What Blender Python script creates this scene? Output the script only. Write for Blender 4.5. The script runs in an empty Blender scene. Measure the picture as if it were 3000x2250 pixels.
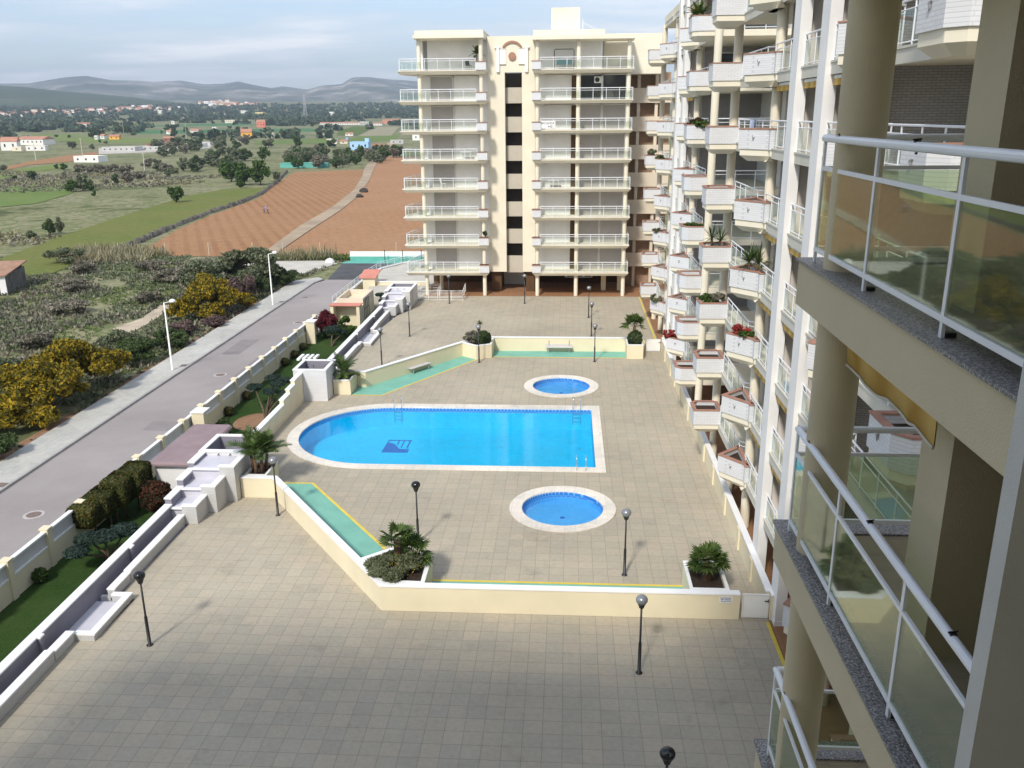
SUN_E,SUN_A,SKY_E,CLOUD,HAZE,EXPO=2.75,6.,.15,7.,1.5e-4,.45
import bpy, math, random
from mathutils import Vector, Matrix
R=math.radians
rnd=random.Random(11)
sc=bpy.context.scene
COL=sc.collection
# ---------------------------------------------------------------- materials
class N:
    def __init__(s,name):
        s.m=bpy.data.materials.new(name); s.m.use_nodes=True; s.t=s.m.node_tree; s.t.nodes.clear()
        s.out=s.n('ShaderNodeOutputMaterial')
    def n(s,typ,**k):
        x=s.t.nodes.new(typ)
        for a,b in k.items():
            if a[0]=='_': x.inputs[a[1:].replace('_',' ')].default_value=b
            else: setattr(x,a,b)
        return x
    def l(s,a,b): s.t.links.new(a,b)
    def pos(s): return s.n('ShaderNodeNewGeometry').outputs['Position']
    def noise(s,scale,detail=3,rough=.55,vec=None):
        x=s.n('ShaderNodeTexNoise'); x.inputs['Scale'].default_value=scale; x.inputs['Detail'].default_value=detail; x.inputs['Roughness'].default_value=rough
        s.l(vec or s.pos(),x.inputs['Vector']); return x.outputs['Fac']
    def ramp(s,fac,stops):
        x=s.n('ShaderNodeValToRGB'); e=x.color_ramp.elements
        while len(e)<len(stops): e.new(.5)
        for q,(p,c) in zip(e,stops): q.position=p; q.color=(*c,1)
        s.l(fac,x.inputs['Fac']); return x.outputs['Color']
    def mix(s,fac,a,b,mode='MIX'):
        x=s.n('ShaderNodeMix',data_type='RGBA',blend_type=mode)
        for v,i in ((fac,0),(a,6),(b,7)):
            if isinstance(v,(int,float)): x.inputs[i].default_value=v
            elif isinstance(v,tuple): x.inputs[i].default_value=(*v,1)
            else: s.l(v,x.inputs[i])
        return x.outputs[2]
    def math(s,op,a,b=0.):
        x=s.n('ShaderNodeMath',operation=op)
        for v,i in ((a,0),(b,1)):
            if isinstance(v,(int,float)): x.inputs[i].default_value=v
            else: s.l(v,x.inputs[i])
        return x.outputs[0]
    def bsdf(s,col,rough=.7,spec=.3,metal=0.,bump=None,bs=.3,bd=.02):
        p=s.n('ShaderNodeBsdfPrincipled')
        if isinstance(col,tuple): p.inputs['Base Color'].default_value=(*col,1)
        else: s.l(col,p.inputs['Base Color'])
        if isinstance(rough,(int,float)): p.inputs['Roughness'].default_value=rough
        else: s.l(rough,p.inputs['Roughness'])
        p.inputs['Specular IOR Level'].default_value=spec; p.inputs['Metallic'].default_value=metal
        if bump is not None:
            b=s.n('ShaderNodeBump'); b.inputs['Strength'].default_value=bs; b.inputs['Distance'].default_value=bd
            s.l(bump,b.inputs['Height']); s.l(b.outputs[0],p.inputs['Normal'])
        s.l(p.outputs[0],s.out.inputs[0]); return p
def mul(c,k): return tuple(min(1,x*k) for x in c)
def plain(name,c,rough=.7,var=.12,scale=1.5,spec=.3,metal=0.,bump=0,bscale=40):
    s=N(name); f=s.noise(scale,4,.6)
    col=s.ramp(f,[(.3,mul(c,1-var)),(.7,mul(c,1+var))])
    s.bsdf(col,rough,spec,metal,s.noise(bscale,3) if bump else None,bump or .1); return s.m
def walluv(s):
    x=s.n('ShaderNodeSeparateXYZ'); s.l(s.pos(),x.inputs[0])
    c=s.n('ShaderNodeCombineXYZ'); s.l(s.math('ADD',x.outputs[0],x.outputs[1]),c.inputs[0]); s.l(x.outputs[2],c.inputs[1]); return c.outputs[0]
def brick(name,a,b,mort,w,h,ms=.012,bump=.4,rough=.6,stain=.12):
    s=N(name); t=s.n('ShaderNodeTexBrick'); s.l(walluv(s),t.inputs['Vector'])
    for k,v in (('Color1',(*a,1)),('Color2',(*b,1)),('Mortar',(*mort,1)),('Scale',1.),('Mortar Size',ms),('Mortar Smooth',.2),('Bias',0.),('Brick Width',w),('Row Height',h)): t.inputs[k].default_value=v
    col=s.mix(s.math('MULTIPLY',s.noise(.9,4),stain*2),t.outputs[0],mul(a,.55),'MIX')
    s.bsdf(col,rough,.3,0,s.math('SUBTRACT',1.,t.outputs[1]),bump,.01); return s.m
def paving(name,a,b,mort,w,h,ms=.008,off=0.,stain=(.8,1.12),sscale=.16):
    s=N(name); t=s.n('ShaderNodeTexBrick',offset=off); s.l(s.pos(),t.inputs['Vector'])
    for k,v in (('Color1',(*a,1)),('Color2',(*b,1)),('Mortar',(*mort,1)),('Scale',1.),('Mortar Size',ms),('Mortar Smooth',.3),('Bias',0.),('Brick Width',w),('Row Height',h)): t.inputs[k].default_value=v
    wn=s.n('ShaderNodeTexWhiteNoise',noise_dimensions='2D')
    sn=s.n('ShaderNodeVectorMath',operation='SNAP'); s.l(s.pos(),sn.inputs[0]); sn.inputs[1].default_value=(w,h,1000.)
    s.l(sn.outputs[0],wn.inputs['Vector'])
    tint=s.ramp(wn.outputs[0],[(0,(.93,.94,.93)),(.3,(.98,.985,.97)),(.55,(1.0,.985,.965)),(.85,(1.03,1.,.97)),(1,(1.05,1.03,1.0))])
    col=s.mix(1.,t.outputs[0],tint,'MULTIPLY')
    n1=s.noise(sscale,5,.65); st=s.ramp(n1,[(.3,(stain[0],)*3),(.7,(stain[1],)*3)])
    col=s.mix(1.,col,st,'MULTIPLY')
    n3=s.noise(.55,6,.7); col=s.mix(1.,col,s.ramp(n3,[(.30,(.84,.84,.85)),(.42,(1,1,1)),(.62,(1,1,1)),(.74,(1.07,1.06,1.04))]),'MULTIPLY')
    n2=s.noise(6.,4,.7); col=s.mix(1.,col,s.ramp(n2,[(.25,(.88,.88,.88)),(.75,(1.08,1.07,1.06))]),'MULTIPLY')
    s.bsdf(col,.75,.25,0,s.math('SUBTRACT',1.,t.outputs[1]),.25,.006); return s.m
def leafmat(name,stops,rough=.6,trans=.25):
    s=N(name); g=s.n('ShaderNodeNewGeometry')
    col=s.ramp(g.outputs['Random Per Island'],stops)
    lo=s.noise(.7,2); col=s.mix(1.,col,s.ramp(lo,[(.35,(.72,.75,.7)),(.65,(1.2,1.18,1.15))]),'MULTIPLY')
    d=s.n('ShaderNodeBsdfPrincipled'); s.l(col,d.inputs['Base Color']); d.inputs['Roughness'].default_value=rough; d.inputs['Specular IOR Level'].default_value=.25
    t=s.n('ShaderNodeBsdfTranslucent'); s.l(col,t.inputs[0])
    m=s.n('ShaderNodeMixShader'); m.inputs[0].default_value=trans; s.l(d.outputs[0],m.inputs[1]); s.l(t.outputs[0],m.inputs[2]); s.l(m.outputs[0],s.out.inputs[0]); return s.m
def glass(name,tint,f0=.06,f1=.75,dust=.05):
    s=N(name); tr=s.n('ShaderNodeBsdfTransparent'); tr.inputs[0].default_value=(*tint,1)
    g=s.n('ShaderNodeBsdfGlossy'); g.inputs['Roughness'].default_value=.03; g.inputs[0].default_value=(.95,1,.97,1)
    lw=s.n('ShaderNodeLayerWeight'); lw.inputs[0].default_value=.5
    f=s.math('ADD',s.math('MULTIPLY',s.math('POWER',lw.outputs['Facing'],3.),f1),f0)
    m=s.n('ShaderNodeMixShader'); s.l(f,m.inputs[0]); s.l(tr.outputs[0],m.inputs[1]); s.l(g.outputs[0],m.inputs[2])
    d=s.n('ShaderNodeBsdfDiffuse'); d.inputs[0].default_value=(.55,.58,.52,1)
    m2=s.n('ShaderNodeMixShader'); s.l(s.math('MULTIPLY',s.noise(2.,4),dust*2),m2.inputs[0]); s.l(m.outputs[0],m2.inputs[1]); s.l(d.outputs[0],m2.inputs[2])
    s.l(m2.outputs[0],s.out.inputs[0]); return s.m
def watermat(name,tint):
    s=N(name); tr=s.n('ShaderNodeBsdfTransparent'); tr.inputs[0].default_value=(*tint,1)
    g=s.n('ShaderNodeBsdfGlossy'); g.inputs['Roughness'].default_value=.02
    mp=s.n('ShaderNodeMapping'); mp.inputs['Scale'].default_value=(1.2,2.6,1); s.l(s.pos(),mp.inputs[0])
    b=s.n('ShaderNodeBump'); b.inputs['Strength'].default_value=.16; b.inputs['Distance'].default_value=.03; s.l(s.noise(1.6,3,.6,mp.outputs[0]),b.inputs['Height']); s.l(b.outputs[0],g.inputs['Normal'])
    fr=s.n('ShaderNodeFresnel'); fr.inputs[0].default_value=1.33; s.l(b.outputs[0],fr.inputs['Normal'])
    m=s.n('ShaderNodeMixShader'); s.l(s.math('MULTIPLY',fr.outputs[0],.85),m.inputs[0]); s.l(tr.outputs[0],m.inputs[1]); s.l(g.outputs[0],m.inputs[2]); s.l(m.outputs[0],s.out.inputs[0]); return s.m
def groundmat(name,stops,scale=.05,detail=8,fine=1.2,bump=.3):
    s=N(name); f=s.math('ADD',s.math('MULTIPLY',s.noise(scale,detail,.62),.6),s.math('MULTIPLY',s.noise(fine,5,.65),.4))
    s.bsdf(s.ramp(f,stops),.95,.1,0,s.noise(fine*3,4),bump,.1); return s.m
def rowmat(name,a,b,period,ang,depth=.15,patch=None,dist=1.5):
    s=N(name); mp=s.n('ShaderNodeMapping'); mp.inputs['Rotation'].default_value=(0,0,ang); s.l(s.pos(),mp.inputs[0])
    w=s.n('ShaderNodeTexWave',wave_type='BANDS',bands_direction='X'); w.inputs['Scale'].default_value=.314/period; w.inputs['Distortion'].default_value=dist; w.inputs['Detail'].default_value=3; w.inputs['Detail Scale'].default_value=.6
    s.l(mp.outputs[0],w.inputs['Vector'])
    col=s.ramp(w.outputs['Fac'],[(.15,b),(.6,a)])
    col=s.mix(s.ramp(s.noise(.04,5),[(.35,(0,0,0)),(.7,(.75,.75,.75))]),col,patch or mul(a,.8))
    col=s.mix(1.,col,s.ramp(s.noise(.9,5,.7),[(.3,(.82,.82,.82)),(.7,(1.14,1.12,1.1))]),'MULTIPLY')
    s.bsdf(col,.95,.1,0,w.outputs['Fac'],.5,depth); return s.m
m={}
m['cream']=plain('cream_render',(.76,.68,.49),.85,.06,.5,.2,bump=.12)
m['render']=plain('pale_cream_render',(.78,.72,.585),.85,.06,.5,.2,bump=.12)
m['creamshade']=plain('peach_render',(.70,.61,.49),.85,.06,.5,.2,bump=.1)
m['slabedge']=plain('slab_edge_render',(.60,.575,.50),.85,.08,.6,.2)
m['white']=plain('white_paint',(.82,.82,.8),.5,.05,.8)
m['whitewall']=plain('white_render',(.80,.79,.78),.85,.06,.6,.2,bump=.1)
m['pinkwhite']=plain('pale_pink_render',(.70,.64,.60),.85,.06,.6,.2)
m['steel']=plain('rail_paint',(.80,.82,.86),.35,.04,2,.5)
m['steelgrey']=plain('grey_aluminium',(.5,.5,.52),.35,.06,2,.5,.6)
m['chrome']=plain('chrome',(.75,.77,.8),.15,.02,2,.5,1.)
m['black']=plain('black_iron',(.02,.02,.022),.45,.2,3,.5)
m['domeblack']=plain('black_dome',(.012,.012,.014),.12,.1,3,.6)
m['domegrey']=plain('grey_dome',(.3,.31,.33),.25,.08,3,.6,.4)
m['wbrick']=brick('white_brick',(.75,.75,.765),(.70,.70,.715),(.58,.58,.60),.28,.085,.009,.25)
m['pbrick']=brick('grey_white_brick',(.58,.575,.565),(.54,.535,.53),(.46,.46,.46),.28,.085,.009,.25)
m['gbrick']=brick('grey_brick',(.50,.47,.47),(.42,.40,.40),(.26,.25,.25),.24,.07,.010)
m['terra']=plain('terracotta',(.38,.205,.15),.8,.15,3)
m['coping']=plain('white_coping',(.86,.86,.86),.6,.04,1)
m['soil']=plain('planter_soil',(.045,.03,.022),.95,.4,8,bump=.5)
m['pave']=paving('courtyard_paving',(.455,.408,.325),(.435,.39,.312),(.29,.258,.205),.6,.6,.010,0.,(.86,1.1),.12)
m['brownfloor']=paving('brown_floor_tiles',(.36,.19,.10),(.32,.17,.09),(.2,.12,.07),.3,.3,.006)
m['teal']=plain('teal_floor_paint',(.20,.46,.37),.7,.1,.8)
m['yellow']=plain('yellow_line_paint',(.72,.55,.08),.6,.1,2)
m['poolcoping']=paving('pool_coping_stone',(.80,.75,.68),(.76,.72,.66),(.6,.56,.5),.5,.5,.006)
m['pooltile']=paving('blue_pool_tiles',(.001,.66,.95),(.001,.645,.94),(.006,.68,.95),.25,.25,.004,0,(.93,1.05),.5)
m['kidtile']=paving('pale_blue_pool_tiles',(.14,.52,.92),(.14,.51,.90),(.17,.55,.92),.25,.25,.004,0,(.93,1.05),.5)
m['pooledge']=brick('dark_blue_waterline_tiles',(.05,.25,.62),(.04,.20,.55),(.25,.5,.8),.22,.2,.03,0)
m['poolmark']=plain('dark_blue_mosaic',(.005,.14,.48),.4,.1,3)
m['water']=watermat('pool_water',(.72,.93,1.))
m['graywall']=plain('lilac_grey_render',(.25,.24,.285),.85,.1,1.2,.2)
m['lilacfloor']=plain('lilac_basin_floor',(.58,.57,.63),.7,.08,1)
m['granite']=None
s=N('speckled_granite'); f=s.noise(55,3,.7); s.bsdf(s.ramp(f,[(.36,(.05,.05,.055)),(.47,(.16,.155,.155)),(.56,(.26,.25,.25)),(.66,(.48,.46,.45))]),.4,.4); m['granite']=s.m
m['glass']=glass('green_tinted_glass',(.74,.80,.66),.06,.6,.045)
m['glassfar']=glass('balcony_glass',(.93,.96,.95),.03,.25,.02)
m['window']=plain('dark_window_glass',(.03,.035,.04),.06,.2,1,.6)
m['shutter']=plain('grey_roller_shutter',(.42,.395,.395),.6,.04,1)
m['shutterw']=plain('white_roller_shutter',(.80,.79,.79),.6,.04,1)
m['brown_and_shade']=plain('dark_brown_and_shade',(.10,.055,.025),.7,.2,2)
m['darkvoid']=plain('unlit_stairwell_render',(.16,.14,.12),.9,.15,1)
m['nearcream']=plain('cream_plaster',(.57,.50,.35),.85,.05,1.2,.2,bump=.25,bscale=60)
m['neargrey']=plain('pale_grey_plaster',(.55,.545,.53),.85,.06,1.5,.2,bump=.2,bscale=60)
m['awning']=None
s=N('ochre_awning_fabric'); x=s.n('ShaderNodeSeparateXYZ'); s.l(s.pos(),x.inputs[0]); w=s.math('SINE',s.math('MULTIPLY',x.outputs[1],9.))
s.bsdf(s.ramp(s.math('ADD',s.math('MULTIPLY',w,.2),s.noise(1.2,3)),[(.3,(.48,.29,.07)),(.7,(.66,.46,.16))]),.8,.1); m['awning']=s.m
m['terrfloor']=paving('terrace_tiles',(.42,.36,.27),(.40,.34,.26),(.3,.26,.2),.33,.33,.004)
m['asphalt']=None
s=N('grey_mauve_asphalt'); f=s.noise(.14,7,.68); c=s.ramp(f,[(.3,(.285,.255,.245)),(.7,(.37,.335,.325))]); c=s.mix(1.,c,s.ramp(s.noise(30,3),[(.3,(.85,.85,.85)),(.7,(1.12,1.12,1.12))]),'MULTIPLY'); s.bsdf(c,.9,.2,0,s.noise(60,2),.2,.01); m['asphalt']=s.m
m['darkasphalt']=plain('fresh_dark_asphalt',(.085,.085,.09),.9,.25,.5,bump=.2)
m['pavement']=paving('pavement_slabs',(.53,.525,.49),(.50,.495,.465),(.36,.35,.33),.4,.4,.008)
m['kerb']=plain('kerb_stone',(.36,.35,.34),.85,.15,1)
m['sand']=plain('sandy_track',(.47,.39,.29),.95,.2,.6)
m['bench']=plain('grey_bench_paint',(.58,.58,.59),.5,.06,2)
m['concrete']=plain('pale_concrete',(.52,.49,.43),.9,.12,.6)
m['lawn']=groundmat('mown_lawn',[(.3,(.018,.036,.010)),(.45,(.03,.065,.014)),(.6,(.05,.085,.022)),(.75,(.075,.08,.03))],.35,7,7.,.6)
m['baresoil']=groundmat('reddish_bare_soil',[(.3,(.22,.12,.07)),(.7,(.34,.21,.13))],.5,5,4.)
m['terrain']=groundmat('scrubland_ground',[(.38,(.075,.09,.036)),(.44,(.13,.145,.06)),(.48,(.25,.235,.135)),(.515,(.12,.15,.055)),(.55,(.29,.265,.165)),(.60,(.16,.17,.085)),(.66,(.33,.30,.21))],.03,10,.25)
m['f_soil']=rowmat('ploughed_red_soil',(.345,.19,.095),(.285,.15,.075),2.1,R(-24),.03,(.36,.205,.11),.5)
m['f_soil2']=rowmat('bare_red_soil',(.36,.20,.105),(.35,.19,.10),1.6,R(-16),.01,(.385,.225,.125),.5)
m['f_track']=plain('dirt_track',(.37,.285,.195),.95,.2,.15)
m['f_grass']=rowmat('green_crop',(.145,.175,.045),(.12,.155,.036),1.1,R(-60),.05,(.19,.175,.06))
m['f_grass2']=groundmat('meadow',[(.3,(.10,.16,.035)),(.7,(.17,.22,.07))],.03,5,.5)
m['f_grass3']=groundmat('bright_meadow',[(.3,(.13,.19,.04)),(.7,(.20,.23,.08))],.03,5,.5)
m['f_emerald']=groundmat('emerald_crop',[(.3,(.05,.15,.06)),(.7,(.075,.19,.08))],.02,4,.2)
m['f_vine']=rowmat('vineyard_rows',(.12,.17,.04),(.085,.12,.03),3.,R(30),.2)
m['f_dry']=groundmat('dry_grass_field',[(.3,(.25,.22,.13)),(.7,(.34,.31,.21))],.03,5,.4)
m['f_bare']=groundmat('pale_bare_lot',[(.3,(.42,.38,.33)),(.7,(.55,.52,.47))],.03,5,.4)
m['hill']=groundmat('limestone_hill',[(.30,(.06,.08,.06)),(.46,(.10,.115,.085)),(.54,(.20,.195,.16)),(.62,(.42,.39,.35)),(.70,(.16,.165,.13))],.0026,10,.009,.6)
m['hill2']=groundmat('wooded_hill',[(.3,(.035,.06,.03)),(.55,(.07,.095,.05)),(.72,(.19,.18,.12))],.006,9,.03,.6)
m['stone']=plain('dry_stone',(.13,.12,.105),.95,.5,1.2,bump=.6,bscale=6)
m['rock']=plain('dark_rock',(.05,.045,.04),.95,.3,2,bump=.5,bscale=5)
m['whiterock']=plain('white_boulder',(.72,.70,.68),.9,.1,2,bump=.5,bscale=5)
for k,c in dict(w=(.80,.78,.74),c=(.72,.66,.52),o=(.80,.42,.09),s=(.72,.24,.16),r=(.30,.14,.10),y=(.76,.63,.32),g=(.52,.51,.49),b=(.38,.58,.80),t=(.62,.30,.20)).items(): m['h_'+k]=plain('house_render_'+k,c,.85,.07,.2)
m['rooft']=plain('terracotta_roof_tiles',(.44,.22,.15),.85,.2,.4)
m['roofpink']=plain('pink_roof_slab',(.62,.25,.19),.85,.1,.8)
m['roofmauve']=plain('mauve_roof_felt',(.29,.215,.225),.9,.1,1.2,bump=.4,bscale=25)
m['bark']=plain('bark',(.11,.08,.055),.95,.3,4,bump=.6,bscale=15)
m['palmbark']=plain('palm_bark',(.14,.085,.055),.95,.35,9,bump=.8,bscale=20)
m['tealpaint']=plain('teal_fence_paint',(.13,.42,.36),.7,.1,1)
m['manhole']=plain('cast_iron_cover',(.20,.15,.13),.7,.2,8,bump=.5)
m['ring']=plain('concrete_ring',(.46,.43,.41),.9,.1,4)
m['skin']=plain('skin',(.45,.28,.2),.6); m['shirt']=plain('mauve_shirt',(.35,.25,.33),.9); m['trousers']=plain('navy_trousers',(.06,.06,.10),.9)
L=leafmat
m['lf_dark']=L('dark_leaves',[(0,(.03,.052,.02)),(.5,(.065,.105,.036)),(1,(.115,.155,.055))])
m['lf_olive']=L('olive_leaves',[(0,(.075,.09,.052)),(.5,(.155,.178,.10)),(1,(.25,.27,.17))])
m['lf_green']=L('bright_leaves',[(0,(.03,.062,.012)),(.5,(.06,.115,.022)),(1,(.11,.175,.04))])
m['lf_grey']=L('grey_brown_twigs',[(0,(.11,.10,.08)),(.5,(.22,.20,.155)),(1,(.36,.33,.26))])
m['lf_mimosa']=L('mimosa_leaves',[(0,(.025,.033,.010)),(.25,(.10,.10,.016)),(.55,(.27,.20,.014)),(1,(.44,.30,.016))])
m['lf_purple']=L('purple_twigs',[(0,(.07,.05,.045)),(.5,(.16,.105,.10)),(1,(.27,.18,.175))])
m['lf_red']=L('crimson_leaves',[(0,(.05,.006,.010)),(.5,(.12,.012,.02)),(1,(.22,.03,.04))])
m['lf_photinia']=L('red_tipped_leaves',[(0,(.014,.018,.007)),(.5,(.035,.04,.013)),(.75,(.10,.03,.02)),(1,(.19,.045,.03))])
m['lf_hedge']=L('clipped_hedge_leaves',[(0,(.018,.025,.008)),(.5,(.06,.075,.016)),(.8,(.11,.12,.02)),(1,(.19,.10,.03))])
m['lf_pine']=L('blue_green_needles',[(0,(.012,.025,.018)),(.5,(.03,.055,.042)),(1,(.055,.09,.07))])
m['lf_palm']=L('palm_leaves',[(0,(.03,.06,.014)),(.5,(.075,.125,.03)),(1,(.15,.20,.065))],.45)
m['lf_yellowflower']=L('yellow_flowers',[(0,(.5,.4,.04)),(1,(.65,.52,.08))])
m['lf_redflower']=L('red_flowers',[(0,(.3,.03,.03)),(1,(.5,.09,.08))])
m['lf_grass']=L('wild_grass',[(0,(.06,.115,.022)),(.5,(.12,.175,.045)),(1,(.21,.235,.085))])
m['lf_reed']=L('dry_reeds',[(0,(.16,.14,.07)),(.5,(.30,.27,.16)),(1,(.42,.38,.26))])
m['lf_far']=L('far_grove_leaves',[(0,(.04,.065,.038)),(.5,(.07,.105,.06)),(1,(.115,.15,.085))])
# ---------------------------------------------------------------- mesh helpers
class MB:
    def __init__(s): s.v=[]; s.f=[]; s.sm=False
    def add(s,vs,fs):
        o=len(s.v); s.v+=[tuple(x) for x in vs]; s.f+=[tuple(i+o for i in f) for f in fs]; return s
    def box(s,x0,x1,y0,y1,z0,z1):
        if x0>x1:x0,x1=x1,x0
        if y0>y1:y0,y1=y1,y0
        return s.prism([(x0,y0),(x1,y0),(x1,y1),(x0,y1)],z0,z1)
    def prism(s,p,z0,z1,p2=None):
        p=list(p); q=list(p2) if p2 else p
        a=sum(p[i][0]*p[(i+1)%len(p)][1]-p[(i+1)%len(p)][0]*p[i][1] for i in range(len(p)))
        if a<0: p=p[::-1]; q=q[::-1]
        n=len(p); return s.add([(x,y,z0) for x,y in p]+[(x,y,z1) for x,y in q],[tuple(range(n-1,-1,-1)),tuple(range(n,2*n))]+[(i,(i+1)%n,n+(i+1)%n,n+i) for i in range(n)])
    def ring(s,outer,inner,z0,z1):
        # band between two loops of equal length (counter-clockwise), with outer, inner, top and bottom faces
        n=len(outer); vs=[(x,y,z0) for x,y in outer]+[(x,y,z1) for x,y in outer]+[(x,y,z1) for x,y in inner]+[(x,y,z0) for x,y in inner]; fs=[]
        for i in range(n):
            j=(i+1)%n
            for k in range(4): fs.append((k*n+i,k*n+j,((k+1)%4)*n+j,((k+1)%4)*n+i))
        return s.add(vs,fs)
    def flat(s,p,z):
        a=sum(p[i][0]*p[(i+1)%len(p)][1]-p[(i+1)%len(p)][0]*p[i][1] for i in range(len(p)))
        if a<0: p=p[::-1]
        return s.add([(x,y,z) for x,y in p],[tuple(range(len(p)))])
    def wall(s,pts,z0,z1,t):
        # vertical wall of thickness t along a polyline, mitred
        a,b=offset(pts,t/2),offset(pts,-t/2)
        for i in range(len(pts)-1): s.prism([a[i],a[i+1],b[i+1],b[i]],z0,z1)
        return s
    def tube(s,p,q,r,n=8,r2=None):
        p,q=Vector(p),Vector(q); d=(q-p).normalized(); u=d.orthogonal().normalized(); w=d.cross(u); r2=r if r2 is None else r2
        vs=[]
        for c,rr in ((p,r),(q,r2)):
            for i in range(n): t=2*math.pi*i/n; vs.append(c+rr*(u*math.cos(t)+w*math.sin(t)))
        return s.add(vs,[(i,(i+1)%n,n+(i+1)%n,n+i) for i in range(n)]+[tuple(range(n-1,-1,-1)),tuple(range(n,2*n))])
    def path(s,pts,r,n=8):
        pts=[Vector(p) for p in pts]; vs=[];fs=[]
        rr=r if isinstance(r,(list,tuple)) else [r]*len(pts)
        u=None
        for i,p in enumerate(pts):
            d=((pts[min(i+1,len(pts)-1)]-pts[max(i-1,0)])).normalized()
            u=d.orthogonal().normalized() if u is None else (u-d*u.dot(d)).normalized()
            w=d.cross(u)
            for k in range(n): t=2*math.pi*k/n; vs.append(p+rr[i]*(u*math.cos(t)+w*math.sin(t)))
        for i in range(len(pts)-1):
            for k in range(n): fs.append((i*n+k,i*n+(k+1)%n,(i+1)*n+(k+1)%n,(i+1)*n+k))
        fs+= [tuple(range(n-1,-1,-1)),tuple(range((len(pts)-1)*n,len(pts)*n))]
        return s.add(vs,fs)
    def lathe(s,prof,c,n=16):
        vs=[];fs=[]
        for r,z in prof:
            for k in range(n): t=2*math.pi*k/n; vs.append((c[0]+r*math.cos(t),c[1]+r*math.sin(t),c[2]+z))
        for i in range(len(prof)-1):
            for k in range(n): fs.append((i*n+k,i*n+(k+1)%n,(i+1)*n+(k+1)%n,(i+1)*n+k))
        fs+=[tuple(range(n-1,-1,-1)),tuple(range((len(prof)-1)*n,len(prof)*n))]
        return s.add(vs,fs)
    def quad(s,c,u,v): return s.add([c-u-v,c+u-v,c+u+v,c-u+v],[(0,1,2,3)])
    def mesh(s,name,mat,loc=(0,0,0),smooth=False):
        me=bpy.data.meshes.new(name); l=loc
        me.from_pydata([(x-l[0],y-l[1],z-l[2]) for x,y,z in s.v],[],s.f)
        me.materials.append(mat if not isinstance(mat,str) else m[mat])
        if smooth or s.sm:
            me.polygons.foreach_set('use_smooth',[len(p.vertices)==4 for p in me.polygons])
        me.update(); return me
def offset(pts,d):
    out=[]
    for i,p in enumerate(pts):
        p=Vector(p)
        def nrm(a,b): v=(Vector(b)-Vector(a)).normalized(); return Vector((-v.y,v.x))
        if i==0: n=nrm(pts[0],pts[1]); k=1
        elif i==len(pts)-1: n=nrm(pts[-2],pts[-1]); k=1
        else:
            a,b=nrm(pts[i-1],pts[i]),nrm(pts[i],pts[i+1]); n=(a+b).normalized(); k=1/max(.4,n.dot(a))
        q=p+n*d*k; out.append((q.x,q.y))
    return out
def root_loc(o):
    l=Vector(o.location)
    while o.parent: o=o.parent; l+=Vector(o.location)
    return l
def tag(o,label=None,cat=None,group=None,kind=None):
    for k,v in (('label',label),('category',cat),('group',group),('kind',kind)):
        if v: o[k]=v
    return o
def empty(name,loc,label,cat,group=None):
    o=bpy.data.objects.new(name,None); COL.objects.link(o); o.location=loc; o.empty_display_size=.2
    return tag(o,label,cat,group)
def part(name,mb,mat,parent,smooth=False):
    l=root_loc(parent); o=bpy.data.objects.new(name,mb.mesh(name,mat,l,smooth)); COL.objects.link(o); o.parent=parent; return o
def single(name,mb,mat,loc,label,cat,group=None,smooth=False):
    o=bpy.data.objects.new(name,mb.mesh(name,mat,loc,smooth)); COL.objects.link(o); o.location=loc; return tag(o,label,cat,group)
def struct(name,mb,mat,kind='structure'):
    o=bpy.data.objects.new(name,mb.mesh(name,mat)); COL.objects.link(o); o['kind']=kind; return o
def kids(o): return [c for c in COL.objects if c.parent==o]
def dup(o,loc=None,parent=None,label=None,rz=None,sc_=None,ch=None):
    c=o.copy(); COL.objects.link(c)
    if parent is not None: c.parent=parent
    if loc is not None: c.location=loc
    if rz is not None: c.rotation_euler=(0,0,rz)
    if sc_ is not None: c.scale=sc_
    if label: c['label']=label
    for k in (ch if ch is not None else list(o.children)): dup(k,None,c)
    return c
def rail(parent,pts,zf,h=1.02,name='balcony_railing',post=1.15,rt=.03,g='glassfar',gap=.1,n=6,mid=True,gname='glass_panel'):
    """white tube railing with glass along a plan polyline; glass is a sub-part"""
    a=MB(); b=MB()
    for i in range(len(pts)-1):
        p,q=Vector((*pts[i],0)),Vector((*pts[i+1],0)); ln=(q-p).length; k=max(1,round(ln/post)); d=(q-p)/ln
        up=lambda v,z: (v.x,v.y,z)
        a.tube(up(p-d*rt*.5,zf+h),up(q+d*rt*.5,zf+h),rt,n)
        if mid: a.tube(up(p,zf+h-.2),up(q,zf+h-.2),rt*.55,n)
        a.tube(up(p,zf+gap),up(q,zf+gap),rt*.6,n)
        for j in range(k+1):
            if j==k and i<len(pts)-2: continue
            t=p.lerp(q,j/k); a.tube(up(t,zf-.02),up(t,zf+h-rt),rt*.8,n)
        o=Vector((-d.y,d.x,0))*.005
        c=[p+d*.03-o,q-d*.03-o,q-d*.03+o,p+d*.03+o]; b.prism([(v.x,v.y) for v in c],zf+gap+.02,zf+h-(.22 if mid else .05))
    r_=part(name,a,'steel',parent)
    part(gname,b,g,r_); return r_
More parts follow.
